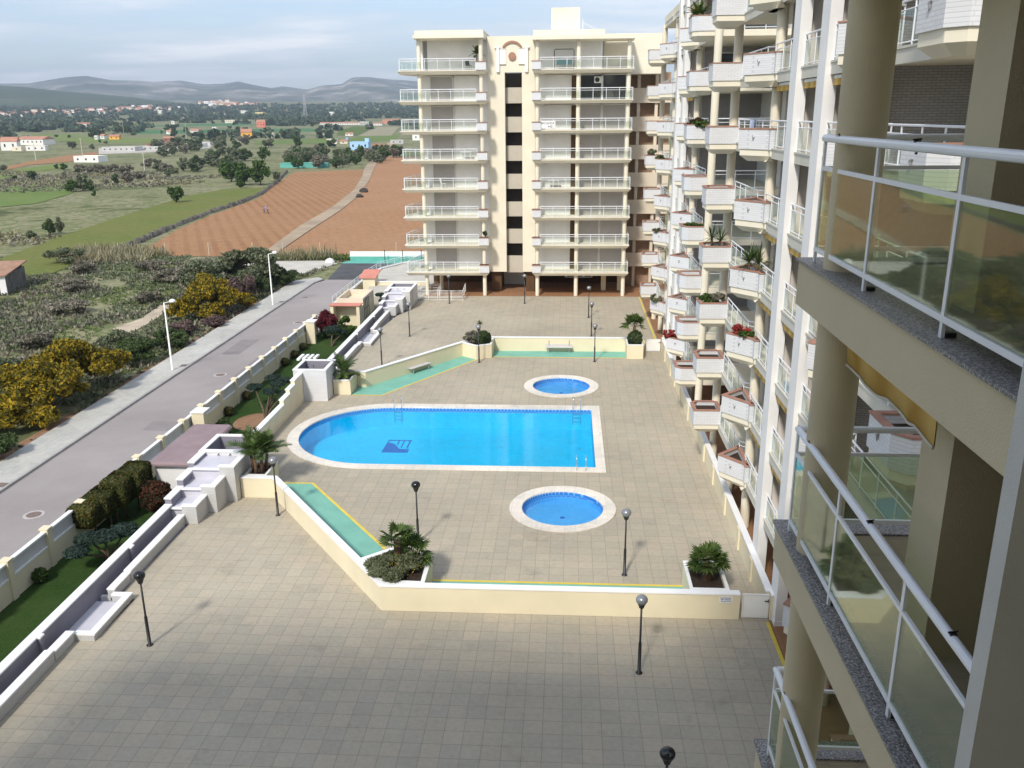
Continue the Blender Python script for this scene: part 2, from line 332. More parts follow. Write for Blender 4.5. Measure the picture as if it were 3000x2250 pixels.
HOUSES=[[-338.9,528.4,-0.37,9.5,8.0,"w","t","large white farmhouse with terracotta roof at left edge of the plain"],[-378.0,616.7,0.25,21.6,5.9,"w","t","long white farmhouse wing under a low terracotta roof"],[-320.7,525.1,-0.44,10.9,2.6,"w","f","low white flat-roofed outbuilding before the long farmhouse"],[-329.7,522.1,-0.42,6.3,2.2,"c","f","low cream outbuilding beside the big farmhouse"],[-217.5,395.1,-1.14,12.5,2.5,"w","f","long low white flat-roofed building behind a hedge at left"],[-373.5,725.0,0.98,8.3,4.1,"o","p","small bright orange house with pitched roof beside dark trees"],[-389.7,726.4,1.06,2.4,2.9,"w","f","tiny white hut left of the orange pitched house"],[-389.9,737.7,1.15,3.6,4.2,"w","p","small white house between dark trees and the orange house"],[-695.9,1164.0,7.85,10.6,5.3,"w","f","small white house alone among far groves at left"],[-632.5,1152.2,7.16,21.4,5.6,"w","t","wide house with rust red roof among far groves"],[-262.7,513.0,-0.64,19.5,2.2,"g","f","long pale grey shed by the bare lot"],[-252.3,525.7,-0.61,16.6,2.0,"g","f","long pale grey wall-like shed beside the rust shed"],[-240.0,564.3,-0.45,14.2,2.2,"w","f","long whitewashed shed in the middle of the plain"],[-244.1,598.2,-0.26,5.6,2.0,"g","f","small pale shed at the right end of the whitewashed shed"],[-271.8,581.8,-0.28,13.8,1.8,"r","f","long rust red shed behind the pale walls"],[-306.1,676.2,0.39,7.5,3.7,"r","t","brown brick hut with terracotta roof near yellow hut"],[-283.7,643.6,0.11,6.8,2.4,"y","f","small yellow open hut beside the brown hut"],[-390.6,867.8,2.29,5.6,4.2,"w","p","little white house under a clump of dark trees"],[-366.7,871.7,2.23,9.2,4.9,"w","t","white house with dark red roof at green field edge"],[-294.7,742.8,0.84,11.9,4.4,"o","f","bright orange flat-roofed house with two dark windows"],[-568.4,1278.2,8.58,4.2,4.0,"w","f","tiny white pump house behind the dark tree clump"],[-418.2,1052.8,4.47,5.1,2.0,"w","f","tiny white shed inside the emerald field"],[-263.9,729.1,0.65,8.6,8.0,"o","t","two-storey orange villa with pale upper floor"],[-382.8,1112.8,5.08,10.4,9.4,"s","t","scarlet two-storey house right of the emerald field"],[-254.7,765.1,0.9,4.5,3.6,"c","f","small pale box house right of the orange villa"],[-670.3,1547.1,14.22,5.8,4.1,"w","p","small white cottage on the far edge of brown field"],[-678.1,1592.0,15.21,4.2,3.2,"w","f","tiny white hut beside the far white cottage"],[-506.9,1337.5,9.14,14.6,4.4,"c","f","low cream house behind the emerald field"],[-729.8,2016.3,25.82,12.8,5.6,"w","f","white block house on the far plain"],[-641.2,1864.1,21.07,18.8,5.8,"y","f","pale yellow far house with two wings"],[-595.3,1780.2,18.67,7.2,4.7,"y","f","small yellow house beside the pale yellow far house"],[-593.9,1831.8,19.89,5.1,3.7,"w","f","tiny white far hut on brown earth"],[-643.4,2040.6,25.69,13.3,6.0,"w","p","far white gabled house on a rise"],[-677.0,1760.4,18.89,7.1,5.5,"g","f","far grey house among dark groves"],[-913.2,2200.8,33.12,13.7,5.5,"w","p","far white barn on dark slope under the hill town"],[-906.9,1978.3,26.75,13.9,6.5,"w","f","far white block at the edge of the town"],[-464.9,1762.2,17.34,13.3,8.4,"w","f","white two-storey house on the dark green plain"],[-305.3,1217.6,6.23,62.2,4.0,"w","t","very long low building with a dusty red roof"],[-275.2,1045.4,3.8,19.5,4.2,"w","f","white flat-roofed villa with a row of dark windows"],[-228.7,840.9,1.49,6.7,3.1,"w","f","small white terrace house below the windowed villa"],[-194.3,796.0,1.01,6.7,3.0,"w","t","little white hut with pinkish roof at vineyard edge"],[-250.0,1181.1,5.51,13.7,3.8,"w","t","low white house with red roof at the field end"],[-271.4,1198.3,5.83,12.0,4.6,"g","f","grey open barn beside the low white house"],[-248.6,1263.7,6.74,23.4,6.4,"t","t","terracotta villa close beside the tall balcony block"],[-119.8,513.7,-0.86,10.8,4.3,"b","f","sky blue flat-roofed house with raised stair tower"],[-113.4,672.7,-0.03,5.5,4.2,"w","f","white cubic house right behind the balcony railings"],[-116.1,606.4,-0.42,8.7,2.3,"g","f","grey ruined barn at the top of the dirt track"],[-161.2,610.5,-0.34,7.1,3.1,"c","f","pale roofless ruin behind a dark tree"],[-154.4,614.5,-0.33,5.7,2.7,"c","p","pale ruined cottage left of the sky blue house"],[-575.7,2085.3,26.37,11.3,5.2,"w","f","far white courtyard house on dark plain"]]
TOWN=[[-1047.4,1956.7,28.03,13.0,7.8],[-1024.7,1990.0,28.6,7.2,6.1],[-1067.4,2227.1,36.0,15.7,5.3],[-1115.2,1984.3,29.75,11.3,6.5],[-1146.9,1785.2,25.18,12.8,6.5],[-1117.9,1813.0,25.41,10.9,4.4],[-1155.5,1793.0,25.5,7.9,7.3],[-1121.6,2282.3,38.51,16.6,7.3],[-1131.1,2153.1,34.74,15.5,7.5],[-1031.4,2169.7,33.76,10.2,6.2],[-1121.8,1822.7,25.7,8.6,6.1],[-1145.0,1777.4,24.96,8.5,6.7],[-1105.1,1973.4,29.31,10.7,7.0],[-1155.1,1820.1,26.15,11.9,6.9],[-1138.9,1775.0,24.81,10.4,4.0],[-1086.4,1706.0,22.43,7.4,6.2],[-1024.5,2126.3,32.39,10.3,6.1],[-1037.9,1878.3,25.87,7.4,6.8],[-1035.2,2050.4,30.39,7.5,8.1],[-1100.5,1750.2,23.65,12.6,5.0],[-1082.9,2244.2,36.74,10.6,6.2],[-1112.2,1812.9,25.32,11.4,7.4],[-1053.8,1709.0,22.03,9.7,5.1],[-1127.7,1870.7,26.98,12.7,5.7],[-1158.3,2031.5,31.7,14.5,4.6],[-1027.0,1840.2,24.77,7.5,6.6],[-1070.1,2238.1,36.37,14.8,5.3],[-1139.5,2006.2,30.72,13.8,5.5],[-1005.4,1778.5,22.98,12.3,7.2],[-1081.3,1914.1,27.4,12.3,5.9],[-1142.2,1925.2,28.6,7.9,5.6],[-1021.7,2166.5,33.53,12.9,6.8],[-1178.3,2015.1,31.57,9.3,7.4],[-1110.6,2255.7,37.51,14.9,8.2],[-1061.6,2031.0,30.23,13.2,5.8],[-1120.1,2151.1,34.51,11.7,7.8],[-1117.7,2136.7,34.05,15.5,7.3],[-1157.8,2135.1,34.63,12.1,5.7],[-1091.2,2072.2,31.81,13.9,7.1],[-1111.9,2204.0,35.96,13.3,7.9],[-1112.0,2227.7,36.68,15.2,8.5],[-1015.3,1937.7,27.08,14.1,6.1],[-1131.0,2051.3,31.82,14.0,8.1],[-1047.9,1868.3,25.76,11.9,6.7],[-1081.1,1758.9,23.58,10.9,5.3],[-1042.6,1948.0,27.73,11.7,6.9],[-1130.5,1766.6,24.49,10.8,4.6],[-1066.3,2034.2,30.39,7.5,6.3],[-1217.8,2015.0,32.21,8.2,5.7],[-1119.7,1827.5,25.79,9.8,5.4],[-1069.7,1991.3,29.27,8.9,7.8],[-1150.4,1784.5,25.22,9.2,4.3],[-1108.4,2222.9,36.48,8.1,7.4],[-1120.3,1783.6,24.74,10.4,7.2],[-1101.3,2198.8,35.64,14.7,7.5],[-1160.4,2003.0,30.95,11.8,6.5],[-1020.7,2139.7,32.73,12.6,6.1],[-1166.1,2391.6,42.72,9.4,7.8],[-1138.9,2123.7,34.0,12.7,8.2],[-1112.9,1924.0,28.13,8.5,5.3],[-1107.4,2336.0,39.99,17.0,9.1],[-1119.5,2074.1,32.29,15.3,6.5],[-1118.6,1957.6,29.09,14.5,6.1],[-1132.0,1905.3,27.93,7.7,6.4],[-1114.3,1966.9,29.27,13.0,7.4],[-1147.4,1785.9,25.2,13.0,6.6],[-1177.2,1958.4,30.02,8.1,8.0],[-1109.5,1870.9,26.72,10.1,6.4],[-1046.4,1942.6,27.64,7.8,7.1],[-1119.0,1891.2,27.37,9.2,5.2],[-1140.7,2824.0,57.95,16.9,8.3],[-1152.8,2974.9,64.26,12.1,8.2],[-940.8,2679.3,49.52,8.4,8.6],[-1126.9,2796.0,56.63,14.9,8.7],[-1033.5,2594.8,47.7,11.9,7.0],[-1046.6,2619.1,48.76,10.1,6.7],[-1003.2,2633.7,48.68,15.3,7.2],[-1116.4,2864.3,59.17,17.6,9.7],[-991.3,2671.1,49.89,13.4,7.0],[-1016.4,2763.7,53.74,14.8,9.0],[-971.1,2609.2,47.35,16.1,7.9],[-1129.1,2985.3,64.32,17.6,10.3],[-993.5,2793.3,54.56,17.8,6.9],[-1042.6,2712.7,52.17,18.4,8.4],[-967.7,2586.3,46.48,9.5,7.7],[-1006.9,2701.4,51.24,10.1,8.1],[-1017.3,2708.1,51.64,9.2,6.1],[-1047.3,2744.0,53.43,16.4,9.1],[-1011.4,2724.9,52.19,14.8,7.7],[-955.1,2583.2,46.21,11.8,5.8],[-1052.8,2717.4,52.5,13.8,9.2],[-1081.9,2746.7,54.04,15.1,6.9],[-1057.9,2662.4,50.51,13.6,6.3],[-1121.2,2887.7,60.18,13.1,9.1],[-983.9,2646.7,48.89,9.1,8.1],[-996.1,2782.4,54.17,10.0,8.2],[-1061.8,2784.9,55.21,12.1,9.0],[-971.6,2801.4,54.58,16.5,6.3],[-947.1,2645.8,48.37,10.5,6.1],[-898.2,2582.5,45.45,14.6,8.4],[-999.3,2717.2,51.73,10.9,7.1],[-969.2,2658.9,49.14,11.8,7.1],[-959.1,2652.1,48.76,16.5,7.3],[-933.8,2606.8,46.78,13.3,7.7],[-1152.3,2805.2,57.4,9.8,6.2],[-1150.2,2896.4,61.0,9.4,9.7],[-1036.8,2725.8,52.58,13.0,7.6],[-1035.8,2759.0,53.83,12.6,7.4],[-988.9,2616.4,47.86,9.7,6.6],[-1105.6,2866.2,59.08,11.5,8.0],[-1041.3,2789.4,55.09,18.6,7.4],[-948.9,2647.3,48.44,13.0,9.0],[-1157.4,2934.9,62.68,16.7,7.5],[-1157.4,2913.3,61.8,11.3,6.4],[-1179.4,2876.2,60.66,9.8,7.8],[-1023.3,2347.3,39.13,9.6,6.8],[-1037.4,2205.3,34.9,11.8,5.4],[-1051.2,2224.9,35.69,13.5,7.1],[-984.9,2126.2,31.85,6.7,4.9],[-1036.9,2327.0,38.67,7.6,7.1],[-997.8,2292.7,37.04,9.6,5.3],[-1032.0,2145.3,33.05,10.0,7.8],[-1140.7,2368.9,41.57,7.8,6.7],[-1138.0,2364.9,41.4,10.4,6.3],[-1175.7,2441.7,44.54,15.0,6.0],[-1066.7,2324.0,39.0,11.1,5.4],[-1135.5,2423.7,43.3,11.7,8.8],[-986.5,2168.9,33.12,8.2,4.8],[-1050.1,2295.2,37.85,11.3,6.4],[-1003.9,2214.1,34.7,13.2,5.9],[-1006.0,2176.6,33.61,8.3,5.2],[-1139.1,2430.9,43.6,13.4,8.4],[-1132.0,2415.9,42.98,8.2,6.2],[-1106.7,2305.1,39.0,11.4,5.9],[-1064.7,2211.5,35.48,7.2,5.5],[-1094.7,2329.0,39.58,8.0,6.6],[-1031.1,2199.1,34.63,10.7,7.9],[-995.7,2202.9,34.26,10.8,6.3],[-995.0,2241.8,35.42,13.7,7.4]]
TREES=[[-176.4,284.8,-1.4,3.2,3.2,"d"],[-184.1,287.7,-1.39,1.6,1.5,"d"],[-136.8,238.2,-1.45,4.2,3.1,"g"],[-135.1,241.2,-1.44,4.9,4.1,"o"],[-133.1,241.1,-1.45,2.8,2.3,"g"],[-123.0,224.4,-1.45,1.5,1.5,"g"],[-137.0,263.5,-1.43,2.3,3.2,"d"],[-138.2,273.2,-1.43,5.1,3.4,"y"],[-139.9,284.1,-1.42,4.5,2.7,"y"],[-93.3,206.6,-1.45,3.8,4.0,"g"],[-90.6,149.1,-1.45,2.4,2.6,"d"],[-88.9,149.1,-1.45,1.5,2.9,"o"],[-89.9,142.0,-1.45,1.7,1.6,"o"],[-204.5,347.7,-1.27,1.9,1.9,"d"],[-196.2,338.4,-1.3,3.3,2.5,"g"],[-141.7,266.6,-1.43,2.0,1.7,"y"],[-179.6,318.5,-1.35,2.0,1.7,"d"],[-219.5,337.0,-1.27,3.3,2.2,"o"],[-104.8,273.1,-1.44,7.2,6.3,"g"],[-96.3,260.4,-1.44,6.4,6.0,"g"],[-91.0,260.1,-1.45,6.4,6.9,"g"],[-93.0,249.0,-1.45,2.6,2.2,"g"],[-121.6,310.2,-1.4,4.4,3.8,"o"],[-90.3,272.3,-1.44,2.9,3.4,"o"],[-138.9,405.0,-1.21,6.0,5.7,"g"],[-145.8,399.1,-1.22,7.7,5.2,"d"],[-151.9,406.2,-1.19,5.0,3.6,"d"],[-172.0,451.9,-1.04,5.5,4.7,"o"],[-169.4,558.2,-0.61,6.0,6.4,"g"],[-188.9,560.6,-0.56,8.8,4.9,"o"],[-299.3,882.3,2.08,6.1,5.4,"d"],[-276.5,879.1,1.98,6.1,3.8,"o"],[-413.1,764.9,1.47,9.4,7.4,"d"],[-416.6,784.8,1.65,9.6,6.9,"d"],[-434.6,872.9,2.55,6.1,9.2,"d"],[-452.0,898.2,2.89,9.4,7.9,"d"],[-564.3,1103.5,5.99,9.6,7.7,"d"],[-545.1,981.9,4.34,8.6,6.9,"d"],[-477.9,978.4,3.9,6.8,4.8,"o"],[-440.7,975.6,3.67,8.5,6.8,"d"],[-432.5,974.9,3.62,8.5,7.6,"d"],[-346.0,778.3,1.3,8.2,6.8,"d"],[-395.4,918.3,2.82,6.4,5.6,"d"],[-301.6,814.3,1.46,7.1,7.8,"d"],[-290.3,812.9,1.41,5.6,5.6,"o"],[-167.7,349.6,-1.31,5.6,3.7,"y"],[-154.6,329.6,-1.35,4.1,2.6,"o"],[-134.6,295.5,-1.41,3.1,3.1,"o"],[-139.4,311.4,-1.39,2.8,2.2,"o"],[-311.2,550.2,-0.34,5.8,4.9,"o"],[-291.4,537.6,-0.46,3.8,3.3,"o"],[-173.5,572.7,-0.53,5.4,5.8,"g"],[-144.8,547.8,-0.69,7.3,5.1,"d"],[-148.7,538.3,-0.73,3.8,3.4,"g"],[-121.7,515.8,-0.85,5.2,4.0,"d"],[-99.9,486.7,-0.99,6.8,4.2,"o"],[-106.5,496.0,-0.95,4.3,3.5,"d"],[-270.8,864.0,1.81,6.1,3.7,"d"],[-358.5,1303.7,7.78,9.1,6.1,"d"],[-347.3,1230.8,6.59,9.5,5.7,"o"],[-197.4,501.1,-0.82,8.0,4.8,"o"],[-207.1,476.9,-0.9,5.1,4.8,"y"],[-249.0,569.6,-0.4,8.9,5.9,"o"],[-146.7,320.2,-1.37,5.2,3.2,"y"],[-149.2,404.5,-1.2,4.6,3.9,"y"],[-204.5,457.2,-0.97,5.0,4.9,"o"],[-223.3,571.8,-0.44,7.9,4.9,"o"],[-139.6,329.7,-1.36,5.3,2.8,"y"],[-213.7,507.8,-0.76,7.3,4.4,"o"],[-130.2,334.6,-1.36,4.6,4.1,"d"],[-249.1,532.5,-0.58,8.7,5.8,"o"],[-222.6,611.8,-0.23,8.6,6.1,"y"],[-217.8,510.8,-0.74,6.0,4.5,"d"],[-150.6,362.7,-1.3,5.8,3.5,"o"],[-149.4,389.8,-1.24,6.6,3.2,"o"],[-229.4,539.5,-0.59,8.7,5.4,"o"],[-203.3,443.0,-1.02,6.9,4.1,"o"],[-142.4,369.4,-1.29,5.0,3.7,"d"],[-144.4,357.4,-1.31,4.5,2.8,"d"],[-160.3,395.6,-1.21,6.4,3.2,"o"],[-170.8,422.5,-1.13,5.7,4.3,"o"],[-150.8,357.1,-1.31,5.1,4.3,"d"],[-166.3,417.8,-1.15,6.7,4.0,"d"],[-165.6,353.6,-1.3,4.0,3.3,"o"],[-209.1,455.1,-0.97,6.5,5.1,"o"],[-144.3,329.3,-1.36,3.9,3.7,"o"],[-254.9,549.7,-0.49,9.5,5.1,"y"],[-139.5,351.1,-1.33,5.4,3.7,"o"],[-234.9,564.2,-0.46,6.0,5.3,"d"],[-138.1,324.3,-1.37,4.9,3.1,"d"],[-127.9,341.1,-1.35,5.0,3.3,"o"],[-131.0,344.1,-1.34,5.2,4.2,"o"],[-197.4,527.6,-0.7,6.3,4.8,"d"],[-149.3,322.6,-1.37,3.3,3.2,"o"],[-251.8,567.6,-0.4,8.0,6.5,"d"],[-177.2,452.6,-1.03,5.9,4.6,"o"],[-211.6,485.0,-0.86,7.0,5.9,"o"],[-227.5,537.7,-0.6,6.4,5.5,"d"],[-230.4,513.8,-0.7,7.4,5.5,"y"],[-229.3,587.6,-0.35,7.9,6.8,"o"],[-149.9,343.2,-1.33,5.1,4.1,"o"],[-150.8,402.6,-1.2,6.4,4.7,"o"],[-184.1,326.7,-1.33,3.0,2.7,"y"],[-181.8,327.1,-1.33,3.4,2.7,"y"],[-174.8,318.8,-1.35,3.5,3.1,"y"],[-171.9,318.0,-1.36,3.4,3.2,"y"],[-168.4,315.9,-1.36,3.3,3.2,"y"],[-171.8,327.1,-1.34,2.9,2.7,"y"],[-168.4,325.5,-1.35,3.2,2.9,"y"],[-162.7,319.0,-1.36,3.5,2.6,"y"],[-162.0,322.5,-1.36,3.3,2.8,"y"],[-115.6,377.2,-1.29,5.2,4.4,"y"],[-117.1,404.1,-1.23,6.8,4.4,"o"],[-111.7,356.8,-1.33,6.9,4.3,"g"],[-102.2,398.3,-1.25,5.2,4.3,"o"],[-113.6,409.1,-1.22,5.5,5.1,"d"],[-119.9,418.6,-1.19,8.0,4.1,"o"],[-104.6,342.7,-1.36,5.3,3.6,"g"],[-111.6,398.8,-1.25,7.4,3.6,"o"],[-133.3,436.9,-1.12,7.7,4.1,"o"],[-119.0,380.9,-1.28,7.2,4.8,"o"],[-130.1,419.8,-1.18,8.0,4.5,"y"],[-96.7,343.0,-1.36,5.4,4.3,"y"],[-123.9,439.9,-1.12,6.1,5.3,"y"],[-89.7,343.8,-1.37,5.6,3.9,"d"],[-138.4,445.3,-1.09,7.6,4.7,"y"],[-102.4,398.7,-1.25,7.6,4.8,"o"],[-109.5,359.2,-1.33,5.1,4.7,"o"],[-118.7,395.6,-1.25,5.1,4.3,"o"],[-117.2,373.7,-1.3,6.4,4.5,"o"],[-123.7,400.5,-1.23,7.3,5.0,"g"],[-98.9,361.4,-1.33,5.3,3.7,"y"],[-127.2,417.4,-1.19,7.7,5.3,"o"],[-111.7,356.6,-1.33,4.0,3.3,"o"],[-122.8,419.5,-1.18,5.5,5.3,"d"],[-133.3,433.4,-1.14,7.0,4.5,"o"],[-98.0,380.5,-1.29,5.4,4.8,"d"],[-135.7,445.8,-1.1,4.7,4.6,"g"],[-103.9,365.7,-1.32,3.9,4.4,"y"],[-109.4,365.2,-1.32,4.6,3.7,"d"],[-109.9,367.5,-1.31,6.7,4.5,"d"],[-115.8,392.3,-1.26,6.3,5.0,"o"],[-114.5,411.5,-1.21,6.4,4.6,"y"],[-102.8,407.4,-1.23,4.8,5.2,"o"],[-120.0,439.2,-1.13,5.4,5.0,"o"],[-81.8,426.6,-1.19,5.7,5.5,"g"],[-95.1,423.4,-1.19,3.7,4.9,"y"],[-92.5,363.9,-1.33,3.5,4.9,"o"],[-81.4,431.2,-1.18,4.8,5.5,"o"],[-87.5,366.4,-1.33,5.2,3.9,"g"],[-82.3,396.8,-1.27,6.5,5.3,"g"],[-84.8,394.3,-1.27,6.5,4.2,"o"],[-104.0,405.9,-1.23,6.4,4.6,"o"],[-97.7,382.7,-1.29,4.7,4.4,"y"],[-89.5,418.6,-1.21,7.1,3.9,"o"],[-82.0,397.5,-1.27,3.6,4.9,"o"],[-79.5,376.1,-1.31,5.6,3.4,"o"],[-91.0,365.8,-1.33,4.0,3.8,"o"],[-82.4,422.8,-1.2,6.1,4.8,"y"],[-98.4,400.1,-1.25,4.4,5.5,"g"],[-93.7,417.1,-1.21,7.2,5.0,"y"],[-83.1,390.0,-1.28,4.0,3.7,"y"],[-93.7,382.4,-1.29,6.4,4.0,"o"],[-97.8,396.3,-1.26,5.1,4.6,"g"],[-84.3,386.7,-1.29,4.8,4.9,"o"],[-97.5,413.2,-1.22,4.5,4.4,"o"],[-84.9,381.3,-1.3,3.6,4.9,"o"],[-96.8,415.3,-1.21,5.9,5.4,"g"],[-89.3,351.7,-1.35,4.2,4.2,"o"],[-389.0,637.3,0.42,4.2,2.0,"d"],[-356.2,978.2,3.31,6.3,2.5,"d"],[-932.0,1507.9,16.17,5.3,6.0,"o"],[-454.5,935.1,3.29,3.2,3.1,"o"],[-330.5,761.8,1.11,4.4,2.4,"d"],[-250.0,907.0,2.18,3.2,3.6,"d"],[-575.5,1428.9,11.21,8.0,5.4,"d"],[-548.3,1159.0,6.65,6.1,5.2,"d"],[-396.9,625.0,0.38,4.4,1.7,"o"],[-235.7,591.6,-0.31,2.6,2.5,"o"],[-690.6,1116.1,7.13,7.2,4.3,"d"],[-282.8,597.2,-0.17,3.2,2.1,"d"],[-460.3,790.1,1.91,3.9,2.6,"o"],[-554.5,1362.7,9.88,5.3,5.3,"o"],[-322.7,938.1,2.73,3.8,2.8,"o"],[-585.6,956.8,4.33,5.3,4.1,"d"],[-297.9,899.1,2.24,3.8,3.8,"o"],[-757.1,1501.9,14.13,8.9,4.0,"d"],[-419.9,816.2,1.94,4.6,2.8,"o"],[-320.9,1124.6,4.98,4.9,4.8,"d"],[-495.1,1127.4,5.87,5.1,4.6,"d"],[-266.3,683.7,0.33,4.1,1.7,"d"],[-333.7,635.3,0.21,3.6,2.1,"o"],[-403.9,1063.2,4.53,6.3,3.7,"o"],[-249.2,662.4,0.14,2.1,2.4,"o"],[-441.2,679.0,0.93,4.2,2.9,"d"],[-879.7,1585.6,17.12,10.9,6.3,"d"],[-163.5,615.8,-0.31,2.5,2.6,"o"],[-599.0,986.9,4.77,6.4,3.8,"d"],[-683.5,1210.0,8.42,4.1,5.3,"d"],[-528.2,1113.8,5.89,6.6,3.6,"o"],[-282.9,657.1,0.2,4.0,2.6,"d"],[-695.8,1598.1,15.49,7.6,5.4,"d"],[-483.4,1404.7,10.15,6.8,4.7,"d"],[-400.9,874.1,2.4,2.8,3.6,"o"],[-256.2,637.3,0.0,3.5,2.5,"o"],[-437.7,771.5,1.63,3.8,2.7,"d"],[-465.7,1253.7,7.54,6.5,5.3,"d"],[-882.7,1582.9,17.1,7.6,4.9,"o"],[-301.6,991.5,3.25,6.0,2.6,"d"],[-460.3,1229.8,7.14,5.7,4.1,"d"],[-305.2,1132.9,5.03,5.8,3.2,"o"],[-224.6,726.4,0.53,4.4,3.1,"d"],[-323.9,968.2,3.07,5.4,3.7,"o"],[-249.6,696.9,0.38,2.7,2.5,"o"],[-255.8,674.9,0.24,2.6,2.4,"d"],[-715.4,1429.2,12.37,7.8,4.6,"d"],[-511.9,1285.2,8.31,6.7,5.0,"d"],[-255.0,718.3,0.54,3.5,3.0,"d"],[-219.4,606.2,-0.27,3.0,1.9,"d"],[-370.7,1024.8,3.91,6.7,3.1,"o"],[-280.5,596.4,-0.18,3.3,2.1,"d"],[-414.6,843.0,2.16,5.8,2.1,"d"],[-349.6,657.0,0.41,2.3,2.4,"d"],[-475.0,771.2,1.82,3.4,2.0,"d"],[-531.8,1096.1,5.68,7.0,4.5,"d"],[-267.8,670.4,0.24,4.5,2.9,"o"],[-221.8,726.9,0.53,2.5,2.5,"d"],[-627.8,1119.7,6.67,5.4,4.2,"o"],[-470.0,756.9,1.67,3.1,2.3,"d"]]
FIELDS=[["soil",[[-63.7,125.2],[-44.4,123.5],[-46.0,136.2],[-49.1,160.1],[-51.9,193.5],[-58.0,240.6],[-68.4,296.6],[-76.7,335.0],[-99.4,320.4],[-89.9,274.9],[-76.9,217.8],[-73.3,176.5],[-70.3,154.2]]],["soil2",[[-42.4,123.6],[-23.5,123.7],[11.4,123.9],[34.8,393.4],[-72.4,435.1],[-92.7,437.3],[-71.9,326.3],[-62.8,279.3],[-53.1,223.4],[-48.6,185.8],[-45.9,154.7],[-43.5,130.3]]],["track",[[-44.6,123.5],[-42.3,123.6],[-43.3,130.3],[-45.7,154.7],[-48.4,185.8],[-52.9,223.4],[-62.5,279.2],[-71.5,326.3],[-91.8,437.2],[-118.9,614.7],[-127.1,633.1],[-95.5,437.6],[-75.8,329.3],[-68.7,296.6],[-58.3,240.6],[-52.1,193.6],[-49.3,160.1],[-46.2,136.2]]],["grass",[[-72.1,106.0],[-82.2,121.6],[-87.7,149.8],[-92.7,182.1],[-97.9,222.4],[-96.4,243.8],[-86.4,251.4],[-85.8,256.4],[-78.7,223.0],[-75.4,181.8],[-70.2,139.9],[-68.3,121.7],[-67.4,109.5]]],["grass2",[[-130.5,196.5],[-165.0,250.0],[-167.4,267.5],[-165.9,300.3],[-149.1,272.2],[-133.2,230.5],[-126.8,205.1]]],["grass3",[[-187.0,284.0],[-215.9,328.9],[-221.6,363.7],[-226.1,393.0],[-205.3,357.3],[-200.5,323.5],[-195.9,306.7]]],["soil",[[-232.1,353.9],[-249.1,400.9],[-265.1,460.2],[-272.3,505.3],[-250.3,467.3],[-227.6,399.4],[-232.1,375.5],[-221.4,343.2]]],["emerald",[[-429.7,872.5],[-573.6,1230.6],[-504.7,1338.8],[-312.9,1080.9],[-223.5,847.5],[-248.3,807.1],[-329.9,796.7],[-402.4,860.8]]],["soil",[[-668.3,1285.8],[-652.7,1458.0],[-592.1,1412.0],[-595.3,1277.6],[-618.1,1231.5]]],["grass3",[[-360.9,658.5],[-299.0,637.9],[-338.1,739.4],[-409.2,784.2],[-492.0,876.7],[-538.0,878.9],[-452.2,748.9]]],["grass2",[[-211.9,600.6],[-162.4,635.5],[-186.8,738.1],[-217.8,706.9],[-238.4,676.5]]],["grass2",[[-160.7,643.8],[-128.6,666.5],[-153.5,823.9],[-182.4,829.1],[-176.6,736.3]]],["vine",[[-207.9,804.0],[-188.8,800.8],[-243.1,1131.6],[-271.8,1136.7],[-242.6,950.9]]],["dry",[[-183.0,781.1],[-156.3,795.1],[-207.1,1109.2],[-236.0,1114.8]]],["soil2",[[-122.6,555.2],[-111.1,533.4],[-107.0,542.8],[-125.5,612.7],[-134.5,614.1]]],["bare",[[-255.1,476.3],[-231.2,501.6],[-223.9,553.0],[-247.8,618.3],[-279.2,595.1],[-299.7,560.6]]],["dry",[[-151.4,228.9],[-166.6,276.3],[-166.7,305.0],[-161.0,282.7],[-145.7,275.3],[-139.7,230.8],[-138.8,209.3]]]]
STONE=[[-67.8,126.0],[-69.3,136.7],[-72.7,159.6],[-75.4,181.8],[-76.5,203.7],[-80.0,228.5],[-86.9,259.9],[-102.0,320.6]]
RIDGE=[[-0.6183,0.0292],[-0.5681,0.0324],[-0.5448,0.0326],[-0.5119,0.0385],[-0.4926,0.0401],[-0.4709,0.0362],[-0.4454,0.0358],[-0.4311,0.0346],[-0.4059,0.0362],[-0.384,0.0325],[-0.3642,0.0333],[-0.3502,0.0356],[-0.3351,0.0321],[-0.3167,0.0288],[-0.3055,0.0307],[-0.2804,0.0271],[-0.2657,0.031],[-0.2443,0.0325],[-0.2432,0.0326],[-0.2398,0.0353],[-0.2317,0.0395],[-0.2169,0.0398],[-0.1913,0.0373],[-0.1648,0.0354],[-0.1352,0.0325],[-0.0613,0.0273],[0.0859,0.0244],[0.261,0.0192]]
RIDGE2=[[-0.618,0.0309],[-0.5684,0.0303],[-0.5517,0.0297],[-0.5165,0.0256],[-0.4616,0.021],[-0.4332,0.0172],[-0.4041,0.0134],[-0.3743,0.009]]
